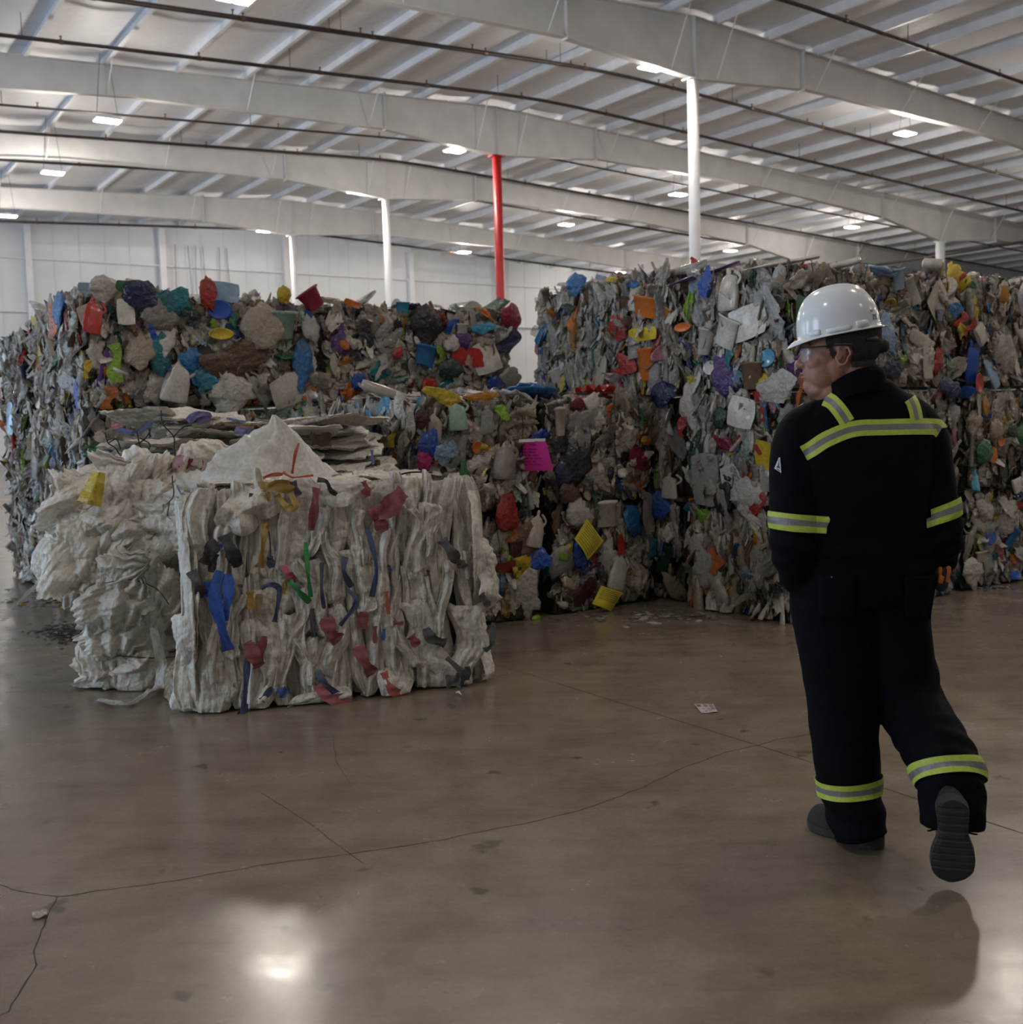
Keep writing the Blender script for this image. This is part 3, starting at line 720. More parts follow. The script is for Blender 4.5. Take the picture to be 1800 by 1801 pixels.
H1 = .775
GAP = .012
BALES = []
def mk_bale(a0, a1, b0, b1, tier, label, faces, seed, dense=1.0, pleat=None, group='mixed plastic bales in the stacks', jit=.03, h=None, pal=PAL):
    h = h or (H1 if tier < 2 else H1 + .06)
    c = ab((a0 + a1) / 2, (b0 + b1) / 2)[:2] + (rs.randn(2) * jit * .5 if jit else 0)
    B = Bale('plastic_bale', c, ANG + rs.randn() * .008, a1 - a0 - .06, b1 - b0 - .06, .004 + tier * (H1 + GAP), h, label, 'bale', group)
    B.core()
    for f in faces:
        pl = (pleat or {}).get(f, .3); top = f == 'top'
        B.fill(f, (140 if top else 520) * dense, .10, FPAL, pl)
        if dense > .5: random_parts(B, f, .20 if not top else .30, pl, pal, lim=46 if not top else 14)
    B.faces = faces
    BALES.append(B); return B

LB = {}
# left stack
for t, nm in ((0, 'bottom'), (1, 'middle'), (2, 'top')):
    LB['LF1', t] = mk_bale(1.90, 3.79, 8.40, 9.52, t, ['mixed plastic bale at the foot of the left stack corner, behind the white sack bales', 'mixed plastic bale in the middle of the left stack corner, under the blue-bag bale', 'top corner bale of the left stack with blue, teal and red bags on it'][t], ('front', 'left') + (('top',) if t == 2 else ()), t, pleat={'left': .85, 'front': .15})
    LB['LF2', t] = mk_bale(3.82, 5.75, 8.40, 9.52, t, ['mixed plastic bale hidden at the bottom behind the two-high middle stack', 'mixed plastic bale hidden in the middle behind the two-high middle stack', 'top bale of the left stack in front of the red column, holding a blue tub'][t], ('front',) + (('top',) if t == 2 else ()), 10 + t, dense=1.0 if t == 2 else .35, pleat={'front': .2})
    LB['L2', t] = mk_bale(1.90, 3.79, 9.54, 10.65, t, f'mixed plastic bale second from the corner along the far left side, {nm} tier', ('left',) + (('top',) if t == 2 else ()), 20 + t, pleat={'left': .85}, jit=.06)
    LB['L3', t] = mk_bale(1.90, 3.79, 10.67, 11.79, t, f'mixed plastic bale at the left edge of the picture, {nm} tier of the left stack', ('left',) + (('top',) if t == 2 else ()), 30 + t, pleat={'left': .8}, jit=.06, h=H1 - (.03 if t == 2 else 0))
# two-high middle stack
for t in (0, 1):
    LB['M1', t] = mk_bale(3.41, 4.50, 6.27, 8.2, t, ['lower bale of the middle stack partly behind the white sack bale, with a red bag', 'upper bale of the middle stack with a yellow film on its top edge'][t], ('front', 'left') + (('top',) if t else ()), 40 + t, pleat={'left': .5, 'front': .15})
    LB['M2', t] = mk_bale(4.52, 5.55, 6.27, 8.2, t, ['lower middle bale with two yellow sheets, standing on the floor beside the right stack', 'middle stack bale that carries the bright pink handwritten note'][t], ('front',) + (('top',) if t else ()), 50 + t, pleat={'front': .15})
# right stack
for t, nm in ((0, 'bottom'), (1, 'middle'), (2, 'top')):
    LB['R1', t] = mk_bale(5.60, 7.50, 4.95, 6.02, t, f'mixed plastic bale at the corner of the right stack beside the man, {nm} tier', ('front', 'left') + (('top',) if t == 2 else ()), 60 + t, pleat={'left': .8 if t == 0 else .45, 'front': .8 if t == 0 else .1})
    LB['RB', t] = mk_bale(5.62, 6.70, 6.05, 7.95, t, ['mixed plastic bale hidden at the bottom between the middle and right stacks', 'mixed plastic bale hidden in the middle between the middle and right stacks', 'top bale of finely layered plastic left of the taller corner, crumpled blue bag on top'][t], ('left',) + (('top',) if t == 2 else ()), 70 + t, dense=1.0 if t == 2 else .4, pleat={'left': .85}, h=H1 + (.15 if t == 2 else 0))
    LB['R4', t] = mk_bale(7.53, 9.45, 4.95, 6.02, t, ['mixed plastic bale at the right edge on the floor with a round blue lid', 'mixed plastic bale at the right edge, middle tier, with an orange and a green piece', 'top bale at the right edge with a white lattice basket and yellow bottle'][t], ('front',) + (('top',) if t == 2 else ()), 80 + t, pleat={'front': .1})

# pieces that can be told apart in the photograph: kind, colour, pixel x, y, width, height, roll
T = '''crushed_bag mblue 117 545 38 52 0|jug red 160 552 40 66 .2|plastic_strip orange 102 570 16 58 .2|plastic_strip yellow 76 592 16 60 0|crushed_bag navy 243 522 42 42 .5|plastic_film teal 275 540 38 54 .2|crushed_bag teal 305 532 40 38 0|plastic_film dgreen 328 546 28 34 .3|crushed_bag grey 277 560 44 36 0
crushed_bag red 362 512 22 46 0|packaging_sheet lblue 390 515 38 30 .1|lid blue 383 546 30 30 0|lid yellow 385 588 32 18 0|crushed_bag beige 455 580 50 64 0|tub pgreen 498 575 40 54 0|crushed_bag mblue 527 635 26 68 .1|plastic_film mblue 345 645 50 52 .3|plastic_film cyan 356 668 30 40 .4|jug white 307 662 58 80 .2|plastic_film brown 410 635 84 64 0|crushed_bag white 400 688 56 54 0|packaging_sheet white 500 688 42 48 -.4|plastic_strip orange 530 690 18 38 0|tub crimson 547 528 38 40 -.6|crushed_bag yellow 495 515 18 26 0
plastic_strip lime 200 640 16 58 -.2|plastic_strip yellow 125 695 22 46 .2|plastic_strip blue 148 695 10 46 0|plastic_strip orange 187 700 14 34 0|plastic_strip yellow 152 650 9 28 0|packaging_sheet crimson 10 697 32 28 0|tub red 10 775 34 46 0|crushed_bag orange 3 652 14 14 0|jug clear 75 805 46 66 0|crushed_bag green 95 815 22 24 0|crushed_bag navy 108 820 18 26 0|plastic_film mblue 72 985 24 46 -.3|plastic_strip red 12 985 10 30 .3|plastic_strip red 122 850 11 32 0|packaging_sheet pink 78 765 18 14 0|packaging_sheet lblue 30 735 22 50 0
packaging_sheet white 240 510 36 26 .2|packaging_sheet green 222 500 30 16 .1|packaging_sheet lblue 158 507 34 14 0|crushed_bag white 180 500 40 34 0|packaging_sheet white 218 550 22 40 0|crushed_bag teal 278 625 26 60 0|plastic_strip blue 265 600 7 50 0|lid black 357 620 18 26 0|packaging_sheet blue 292 646 12 10 0
crushed_bag black 745 568 48 54 0|tub mblue 742 628 44 42 .2|tub cyan 702 542 28 20 0|packaging_sheet red 820 628 50 28 .1|packaging_sheet white 850 630 38 48 -.3|plastic_strip blue 793 575 17 22 0|plastic_film cyan 847 578 38 18 0|crushed_bag purple 808 600 24 26 0|tub white 808 582 22 24 0|crushed_bag crimson 893 562 28 38 0|plastic_strip navy 885 590 22 54 0|plastic_strip red 920 578 20 62 0|tub offw 930 553 30 40 0|plastic_strip lime 768 625 10 26 0|plastic_strip black 630 597 20 58 .4|plastic_strip purple 592 592 9 40 0|crushed_bag blue 627 672 20 26 0|packaging_sheet orange 615 535 22 10 .3|packaging_sheet orange 601 607 12 14 0|crushed_bag dgreen 787 650 36 26 0|crushed_bag blue 868 675 26 22 0|plastic_strip orange 845 548 22 10 .6|crushed_bag red 696 622 14 16 0
plastic_film yellow 772 697 48 26 .2|plastic_film amber 840 698 54 16 0|jug pgreen 795 725 46 58 0|plastic_film lime 876 725 22 22 .5|bottle clear 850 735 36 50 0|jug white 1037 703 36 36 .9|crushed_bag crimson 1007 712 24 18 0|plastic_strip yellow 700 768 18 32 0|plastic_strip cyan 663 740 14 30 .2|crushed_bag blue 748 780 32 38 0|crushed_bag magenta 740 806 22 36 0|lid orange 832 787 16 20 0|crushed_bag yellow 844 787 12 12 0|plastic_film lblue 776 796 32 44 .3|crushed_bag black 1003 815 44 58 .3|crushed_bag navy 985 832 28 34 0|plastic_film black 975 770 32 44 0|jug clear 880 805 58 66 .1|crushed_bag brown 992 865 30 32 0|crushed_bag maroon 735 735 22 26 0|plastic_strip red 770 803 5 36 .7
crushed_bag red 883 900 34 54 .2|plastic_strip orange 893 938 14 26 0|tub maroon 898 965 30 30 0|jug offw 935 925 42 64 .2|crushed_bag white 1008 902 38 38 0|crushed_bag blue 1015 968 24 48 .2|plastic_film blue 930 985 40 48 .3|crushed_bag lime 984 972 16 24 0|crushed_bag yellow 994 962 12 12 0|packaging_sheet red 1085 957 14 32 0|jug white 1080 1000 44 64 .3|crushed_bag teal 962 1000 26 32 0|packaging_sheet dgreen 1060 905 26 24 .4|tub white 1060 905 44 50 0|plastic_film maroon 1020 1040 40 50 0|crushed_bag lime 935 1085 14 8 0
crushed_bag mblue 1022 498 24 30 0|plastic_film yellow 1083 492 20 10 0|plastic_film mblue 1120 500 20 14 0|tub orange 1147 640 26 60 0|plastic_film red 1095 578 24 42 0|plastic_strip red 1100 650 20 50 .4|packaging_sheet yellow 1140 588 38 20 0|tub orange 1147 540 42 38 .2|lid orange 1210 576 22 14 0|packaging_sheet red 1213 462 13 13 .3|plastic_film blue 1250 500 18 42 .2|tub white 1290 585 36 54 .4|packaging_sheet white 1325 568 40 52 -.2|jug offw 1292 505 38 74 0|plastic_strip teal 1297 620 12 48 .1|tub brown 1335 660 34 50 0|plastic_film white 1378 680 40 54 0|lid cyan 1358 630 20 28 0|packaging_sheet green 1400 545 22 38 0|crushed_bag yellow 1352 672 12 26 0|crushed_bag mblue 1105 915 30 46 -.4|crushed_bag blue 1166 890 26 38 0|crushed_bag black 1282 878 20 46 0|plastic_film red 1337 875 26 46 .3|crushed_bag white 1325 870 40 54 0|plastic_film crimson 1283 778 24 24 .6|crushed_bag amber 1128 775 16 14 0|plastic_strip orange 1265 985 13 40 0|plastic_strip dgreen 1175 985 20 44 0|packaging_sheet yellow 1355 800 22 44 .3|lid white 1261 647 22 22 0|plastic_strip orange 1396 690 8 44 .2|crushed_bag navy 1175 690 30 34 0|crushed_bag dgreen 1275 735 18 30 0|packaging_sheet white 1315 725 30 48 .2|plastic_strip red 1210 750 8 30 0|plastic_strip navy 1216 620 10 48 0|jug white 1190 850 38 46 0|plastic_strip dgreen 1005 545 14 18 0|plastic_strip orange 1017 560 8 34 0|plastic_strip orange 1060 680 10 28 0
bottle yellow 1692 482 30 56 -.6|plastic_film green 1697 500 20 18 .5|packaging_sheet red 1682 488 14 9 -.6|tub lblue 1570 492 30 38 -.2|packaging_sheet amber 1757 518 20 24 0|plastic_film mblue 1670 545 24 26 .3|tub lblue 1642 556 24 22 0|plastic_strip red 1680 562 14 28 .3|plastic_strip red 1695 575 12 34 .7|plastic_film yellow 1680 582 20 26 0|jug white 1717 585 42 44 1.0|bottle offw 1620 625 30 74 0|crushed_bag red 1640 630 18 30 0|crushed_bag red 1634 648 14 24 -.4|crushed_bag navy 1560 650 36 28 0|crushed_bag navy 1660 682 40 28 .3|lid red 1712 675 20 32 .2|plastic_strip white 1713 725 10 70 0|plastic_film blue 1700 690 28 20 0|crushed_bag amber 1722 715 12 28 0|crushed_bag green 1720 795 30 32 0|packaging_sheet orange 1737 800 13 24 .3|lid orange 1750 777 15 15 0|lid black 1755 830 18 32 0|crushed_bag black 1793 815 22 24 0|lid blue 1733 942 22 28 0|crushed_bag white 1700 1000 38 36 0|packaging_sheet blue 1775 1010 18 13 0|plastic_strip crimson 1748 970 11 26 0|plastic_film red 1780 890 18 12 0|tub offw 1715 980 34 22 0|plastic_film lime 1578 633 14 16 0|plastic_film blue 1726 730 22 14 0|crushed_bag dgreen 1770 758 18 18 0|jug white 1782 850 34 30 1.2|tub white 1770 708 16 14 0'''
for row in T.replace('\n', '|').split('|'):
    kd, cn, x, y, w0, h0, ro = row.split(); x, y, w0, h0, ro = map(float, (x, y, w0, h0, ro))
    best = None
    for dy in (0, 12, 25):
        for B in BALES:
            hh = B.hit(x, y + dy)
            if hh and (best is None or hh[0] < best[0]): best = (*hh, B)
        if best: break
    if best is None: continue
    k, f, p, B = best; c, t, u, n, fw, fh = B.face(f)
    if f == 'top': f = 'front'; c, t, u, n, fw, fh = B.face(f)
    dist = k * F; sc = dist / F
    fo = abs((B.rot @ t) @ CR)
    wm = w0 * sc / max(.55, fo) * 1.05; hm = h0 * sc * 1.05
    if kd == 'plastic_strip': wm *= 1.1
    p = p + n * .055 + u * (dy * sc * .55)
    mt = 'hard' if kd in ('jug', 'bottle', 'tub', 'lid', 'packaging_sheet') else 'film'
    if cn == 'clear': mt = 'clear'
    B.part(kd, mt, p, f, wm * (2.0 if kd in ('bottle',) else 1.25 if kd in ('jug', 'tub') else 1.12), hm * 1.1, max(.07, min(wm, hm) * .6), -ro, cn, rs.randn() * .08, rs.randn() * .1)

for B in BALES:
    B.wires(4 if 'front' in B.faces else 2)
    B.finish()

# lattice basket on the right-hand top bale (round, open-work)
def lattice(B, px, py, R, roll):
    hh = B.hit(px, py)
    k, f, p = hh; Bm = B.basis('front', roll, .15, .25)
    mb = MB()
    for rr in (.30, .42, .6, .8, 1.0):
        mb.tube([(R * rr * math.cos(a), R * rr * math.sin(a), .06 * rr * rr) for a in np.linspace(0, 2 * math.pi, 40)], .006 if rr < 1 else .011, 6, False)
    for a in np.linspace(0, 2 * math.pi, 33)[:-1]:
        mb.tube([(R * q * math.cos(a + .25 * q), R * q * math.sin(a + .25 * q), .06 * q * q + .002) for q in (.3, .5, .7, .85, 1.0)], .005, 5, False)
    mb.tube([(0, 0, -.004), (0, 0, .006)], R * .24, 20)
    q = p + np.array([0, -.12, 0]); m = Matrix([[*Bm[0], q[0]], [*Bm[1], q[1]], [*Bm[2], q[2]], [0, 0, 0, 1]])
    o = mb.build('lattice_basket', M['hard'], B.root, True, m); o.color = (.62, .60, .57, 1); o['label'] = 'white lattice basket'
lattice(LB['R4', 2], 1770, 522, .17, .3)

# notes pinned on the bales: things of their own
M['pink'] = simple('pink_paper', (.62, .022, .24), .7, nscale=3, namp=.08)
M['ypaper'] = simple('yellow_card', (.62, .50, .02), .6, nscale=5, namp=.2)
M['ink'] = simple('dark_ink', (.10, .008, .06), .8)
M['ink2'] = simple('grey_ink', (.12, .10, .08), .8)
def quad_paper(name, B, corners, off, mat, label, lines=None, ink=None, curve=.012):
    hh = B.hit(*np.mean(corners, 0)); k, f, p = hh; c, t, u, n, fw, fh = B.face(f)
    W = [B.rot @ (x) for x in (p + n * off, n)]
    P = [onplane(x, y, W[0] + B.org, W[1]) for x, y in corners]            # tl tr br bl
    nu, nv = 9, 9; V = []
    for i in range(nu):
        for j in range(nv):
            a, b = i / (nu - 1), j / (nv - 1)
            q = P[0] * (1 - a) * (1 - b) + P[1] * a * (1 - b) + P[2] * a * b + P[3] * (1 - a) * b
            V.append(q + W[1] * (curve * math.sin(a * 3) * math.sin(b * 2.5)))
    V = np.array(V); ctr = V.mean(0); Q = gridq(nu, nv); th = W[1] * .0012
    q2 = np.concatenate([Q[:, ::-1], Q + len(V)])
    me = mesh_np(name, np.concatenate([V - ctr, V - ctr - th]), q2, True); me.materials.append(mat)
    root = obj(name, me); root.location = Vector(ctr); tag(root, label, 'paper')
    if lines:
        mb = MB()
        def at(a, b):
            q = P[0] * (1 - a) * (1 - b) + P[1] * a * (1 - b) + P[2] * a * b + P[3] * (1 - a) * b
            return q + W[1] * (curve * math.sin(a * 3) * math.sin(b * 2.5) + .0015) - ctr
        for b, words in lines:
            for a0, a1 in words:
                m = max(6, int((a1 - a0) / .012)); pts = [at(a0 + (a1 - a0) * k / m, b + .022 * math.sin(k * 2.4 + a0 * 40) + .008 * math.sin(k * 1.1)) for k in range(m + 1)]
                mb.tube(pts, .0011, 4, False)
        mb.build('handwriting', ink, root)
    return root
PINK = quad_paper('handwritten_note', LB['M2', 1], [(910, 774), (961, 777), (974, 827), (919, 829)], .21, M['pink'], 'bright pink handwritten note stuck on the middle stack bale',
    [(.12, [(.4, .66)]), (.28, [(.12, .28), (.36, .66)]), (.38, [(.14, .3), (.38, .62)]), (.48, [(.14, .26), (.32, .44), (.48, .66)]), (.58, [(.12, .33), (.38, .48), (.52, .78)]), (.69, [(.12, .38), (.46, .56)]), (.79, [(.12, .26), (.3, .36), (.4, .68)])], M['ink'])
tp = MB(); tp.box((0, 0, 0), .22, .006, .02, (E, D, Z3)); tpo = tp.build('tape_strip', M['white_steel'], PINK); tpo.location = Vector(onplane(936, 774.5, np.array(PINK.location), -D) - np.array(PINK.location) - D * .004)
rows = [(b, [(.1, .9)]) for b in np.linspace(.1, .9, 9)]
quad_paper('printed_card', LB['M2', 0], [(1033, 912), (1062, 952), (1034, 985), (1011, 948)], .12, M['ypaper'], 'yellow printed card standing on edge in the lower middle bale', rows, M['ink2'], .03)
quad_paper('printed_card', LB['M2', 0], [(1058, 1030), (1096, 1042), (1074, 1075), (1042, 1062)], .14, M['ypaper'], 'yellow printed card hanging low near the floor from the lower middle bale', rows[:6], M['ink2'], .03)

# ------------------------------------------------------------------ white sack bales
wdir = np.array([.9400, .3413]); WANG = math.atan2(wdir[1], wdir[0])
wn = np.array([-wdir[1], wdir[0]])
W0 = np.array([-1.575, 5.335])
W1 = Bale('woven_sack_bale', W0 + wdir * .72 + wn * .43, WANG, 1.44, .86, .004, 1.13, 'front bale of dirty white woven sacks with blue, red and green straps', 'bale', 'white sack bales in front')
W2o = W0 + wn * 1.03 - wdir * .47
W2 = Bale('sack_film_bale', W2o + wdir * .87 + wn * .45, WANG, 1.70, .88, .004, 1.2, 'loose bulging bale of white sack film behind the front sack bale', 'bale', 'white sack bales in front')
for B in (W1, W2): B.core(.07)

def sheetmesh(V, Q, mat, name, B, mw=None, color='white', lab=None, sub=0):
    me = mesh_np(name, V, Q); me.materials.append(mat); o = obj(name, me, None, B.root, mw)
    o.color = (*C[color], 1) if isinstance(color, str) else (*color, 1)
    if lab: o['label'] = lab
    return o
def wcol(r, lo=.9, hi=1.1): 
    b = np.array([.83, .765, .655]) * r.uniform(lo, hi); return tuple(np.clip(b, 0, 1))
def fold(B, f, x, z0, z1, w, d, out, r, mat='sack', name='folded_sack', nu=30, nv=90, lean=0.0):
    """one sack pressed into a long upright fold on face f; x along the face from its left end, z heights"""
    c, t, u, n, fw, fh = B.face(f)
    a, v = uvg(nu, nv); v = v + .5; L = z1 - z0
    P = np.stack([a * w * 9, v * L * 4], 1)
    wob = .35 * w * np.sin(v * (2 + 2 * r.rand()) + r.rand() * 6) + .12 * w * np.sin(v * 9 + r.rand() * 6)
    ww = w * (1 + .25 * np.sin(v * 4 + r.rand() * 6) + .1 * np.sin(v * 11 + r.rand() * 6)) * (1 - .35 * np.maximum(0, np.abs(v - .5) - .42) * 8)
    th = a * 2 * (1.75)
    xx = np.sin(th) / 1.0 * ww * .5 + wob + lean * (v - .5) * L
    # pleats that wander down the fold, sharper creases and cross crumples
    ple = .34 * (tri(a * r.uniform(1.6, 3.4) + .30 * np.sin(v * 2.6 + r.rand() * 6) + r.rand()) ** 2 - .4) + .16 * (tri(a * r.uniform(5, 9) + .45 * np.sin(v * 4 + r.rand() * 6) + .2 * np.sin(v * 11 + r.rand() * 6)) ** 1.5 - .4)
    if w > .14 and f == 'front': ple = ple * .55
    zz = d * (np.cos(th) * .62 + ple + .17 * crisp(P * .45, r, 1.0, 2.6) + .09 * crumple(P, 6, 2, 6, r, .15)) - d * 3.5 * np.maximum(0, np.abs(v - .5) - .455)
    hh = z0 + v * L + .015 * crumple(P, 4, .5, 2.5, r)
    V = c + np.outer(x - fw / 2 + xx, t) + np.outer(np.maximum(hh, .006) - fh / 2, u) + np.outer(zz + out, n)
    return sheetmesh(V, gridq(nu, nv), M[mat], name, B, None, wcol(r))

r1 = np.random.RandomState(77)
# front face: a back layer, then staggered upper and lower folds
x = .02
while x < 1.44:
    fold(W1, 'front', x, .02, 1.12, .14, .05, -.03, r1); x += .105
x = .06
while x < 1.42:
    w = r1.uniform(.06, .12) * (1.8 if r1.rand() < .35 else 1); zb = r1.uniform(.38, .66)
    fold(W1, 'front', x, zb, 1.13 + r1.uniform(-.02, .03), w, r1.uniform(.04, .065), r1.uniform(.0, .03), r1, lean=r1.uniform(-.05, .05)); x += w * .82
x = .03
while x < 1.42:
    w = r1.uniform(.07, .13) * (1.7 if r1.rand() < .35 else 1); zt = r1.uniform(.42, .74)
    fold(W1, 'front', x, .0, zt, w, r1.uniform(.05, .08), r1.uniform(.01, .045), r1, lean=r1.uniform(-.07, .07)); x += w * .8
for k in range(16):
    xx = r1.uniform(.05, 1.4); zb = r1.uniform(.1, .8); fold(W1, 'front', xx, zb, zb + r1.uniform(.25, .4), r1.uniform(.07, .12), .05, .05, r1, lean=r1.uniform(-.3, .3))
for k in range(26):
    xx = r1.uniform(.02, 1.42); zb = r1.uniform(.0, .75); fold(W1, 'front', xx, zb, zb + r1.uniform(.25, .5), r1.uniform(.035, .065), r1.uniform(.03, .05), r1.uniform(.03, .06), r1, lean=r1.uniform(-.12, .12), nu=18, nv=60)
# right end
for xx in np.arange(.05, .85, .1): fold(W1, 'right', xx, 0, 1.1 + r1.uniform(-.05, .02), .14, .06, .0, r1)
fold(W1, 'right', .1, .38, .78, .2, .14, .04, r1); fold(W1, 'right', .12, .02, .45, .18, .08, .05, r1)
# left end: flatter broad sheets
for xx, w, o_ in ((.12, .3, .0), (.42, .34, -.01), (.7, .3, .0), (.78, .2, .03)): fold(W1, 'left', xx, .0, 1.08, w, .05, o_, r1, nu=26)
fold(W1, 'left', .8, .0, .5, .2, .1, .04, r1)
# corner bundle at the front left foot, lumpy
def lumps(B, p, sx, sy, sz, r, mat='wfilm', name='crumpled_film', color=None, amp=.34, nu=88, nv=56, rot=0.0, lab=None):
    th, ph = np.meshgrid(np.linspace(0, 2 * np.pi, nu, endpoint=False), np.linspace(.02, np.pi - .02, nv), indexing='ij'); th = th.ravel(); ph = ph.ravel()
    P = np.stack([np.cos(th) * np.sin(ph), np.sin(th) * np.sin(ph), np.cos(ph)], 1)
    k = 1 + amp * (.6 * crisp(P, r, 1.0, 2.2) + .05 * crumple(P, 5, 3.5, 7, r, .1))
    Q = P * k[:, None] * np.array([sx, sy, sz]) * .5
    cr, sr = math.cos(rot), math.sin(rot); Q = Q @ np.array([[cr, sr, 0], [-sr, cr, 0], [0, 0, 1]])
    Q = Q + np.asarray(p); Q[:, 2] = np.maximum(Q[:, 2], .004 - B.org[2])
    return sheetmesh(Q, gridq(nu, nv, True), M[mat], name, B, None, color or wcol(r), lab)
def at_px(B, f, x, y, out=0.0):
    c, t, u, n, fw, fh = B.face(f); w = onplane(x, y, B.rot @ c + B.org, B.rot @ n); p = B.local(w); q = (p - c) @ t; p = p + t * (max(-fw / 2 - .15, min(fw / 2 + .15, q)) - q) if f in ('left', 'right') else p; return p + n * out
pz = 1 / F
lumps(W1, at_px(W1, 'front', 392, 1205, -.02), .24, .18, .30, r1, 'sack', 'crumpled_sack', amp=.75); lumps(W1, at_px(W1, 'front', 372, 1135, -.03), .17, .16, .30, r1, 'sack', 'crumpled_sack', amp=.75)
for k_, (cx_, cz_, w_, h_) in enumerate(((.06, .50, .22, .34), (.03, .72, .2, .3), (.04, .22, .18, .3), (.02, .95, .2, .22))):
    u, v = uvg(34, 40); P_ = np.stack([u * 2, v * 2], 1); ang_ = np.arctan2(v, u); k2_ = 1 + .14 * np.sin(ang_ * 3 + k_) + .07 * np.sin(ang_ * 8 + k_ * 2) + .03 * np.sin(ang_ * 23); u2, v2 = rnd(u, v, .4)
    z_ = .05 * crisp(P_, r1, 1.0, 2.6) - .5 * np.maximum(0, -u) ** 2
    V = np.array([W1.la / 2 + cx_, -.30 + .08 * k_, cz_]) + np.outer(u2 * w_ * k2_, [1, 0, 0]) + np.outer(v2 * h_ * k2_, [0, 0, 1]) + np.outer(z_ - u2 * .12, [0, -1, 0])
    sheetmesh(V, gridq(34, 40), M['wfilm'], 'torn_film', W1, None, wcol(r1))
for px_, py_, w_, h_, ro_ in ((455, 885, .30, .16, .5), (420, 900, .24, .2, .9), (600, 862, .3, .14, .1), (560, 1225, .3, .12, .1), (690, 1195, .22, .2, 1.3)):
    p_ = at_px(W1, 'front', px_, py_, .075); u, v = uvg(40, 40); P_ = np.stack([u * 2, v * 2], 1); u2, v2 = rnd(u, v, .5); ang_ = np.arctan2(v, u); k_ = 1 + .12 * np.sin(ang_ * 3 + r1.rand() * 6); z_ = .040 * crisp(P_, r1, 1.0, 2.6) - .10 * np.maximum(0, np.sqrt(u * u + v * v) - .3) + .02
    X_ = u2 * w_ * k_; Y_ = v2 * h_ * k_; cr, sr = math.cos(ro_), math.sin(ro_)
    V = p_ + np.outer(cr * X_ - sr * Y_, [1, 0, 0]) + np.outer(sr * X_ + cr * Y_, [0, 0, 1]) + np.outer(z_, [0, -1, 0]); V[:, 2] = np.maximum(V[:, 2], .005)
    sheetmesh(V, gridq(40, 40), M['sack'], 'crumpled_sack', W1, None, wcol(r1))

def flatsheet(B, p, w, h, r, rz=0.0, tilt=0.0, amp=.03, mat='wfilm', name='flattened_sack', color=None, nu=34, nv=30, droop=0.0):
    u, v = uvg(nu, nv); P = np.stack([u * w * 3, v * h * 3], 1); ang = np.arctan2(v, u)
    k = 1 + .10 * np.sin(ang * 2 + r.rand() * 6) + .07 * np.sin(ang * 5 + r.rand() * 6)
    z = amp * (1.1 * crisp(P, r, 1.0, 2.4) + .2 * crumple(P, 4, 3, 7, r)) - droop * np.maximum(0, np.abs(v) * 2 - .75) ** 1.2
    X = u * w * k; Y = v * h * k; Zt = z + tilt * Y
    V0 = np.stack([X, Y, Zt], 1); cr, sr = math.cos(rz), math.sin(rz); V0 = V0 @ np.array([[cr, sr, 0], [-sr, cr, 0], [0, 0, 1]]) + np.asarray(p)
    V1 = V0 - np.array([0, 0, .016]); edge = np.maximum(np.abs(u), np.abs(v)) > .49
    V1[edge, 2] += .012
    Q = gridq(nu, nv); return sheetmesh(np.concatenate([V0, V1]), np.concatenate([Q, Q[:, ::-1] + len(V0)]), M[mat], name, B, None, color or wcol(r))
# top of the front bale
for k in range(14):
    flatsheet(W1, (r1.uniform(-.5, .5), r1.uniform(-.26, .30), 1.105 + .003 * k), r1.uniform(.3, .5), r1.uniform(.2, .3), r1, r1.uniform(-.25, .25), 0, .02, droop=.10)
# film bale: its body faces, then the pressed stack of flat sacks on top
r2 = np.random.RandomState(5)
for xx in np.arange(.06, 1.7, .17): fold(W2, 'front', xx, 0, 1.15, .24, .08, -.02, r2, 'wfilm', 'film_fold')
for xx in np.arange(.06, .9, .2): fold(W2, 'left', xx, 0, 1.1, .26, .09, -.02, r2, 'wfilm', 'film_fold')
for k in range(26):
    q = k / 25; x0 = -.55 + 1.15 * r2.rand(); y0 = r2.uniform(-.38, .38)
    flatsheet(W2, (x0, y0, 1.13 + .38 * q), r2.uniform(.45, .8) * (1 - .15 * q), r2.uniform(.32, .55), r2, r2.uniform(-.5, .5), r2.uniform(-.12, .12), .03, 'sack' if r2.rand() < .5 else 'wfilm', droop=.06)
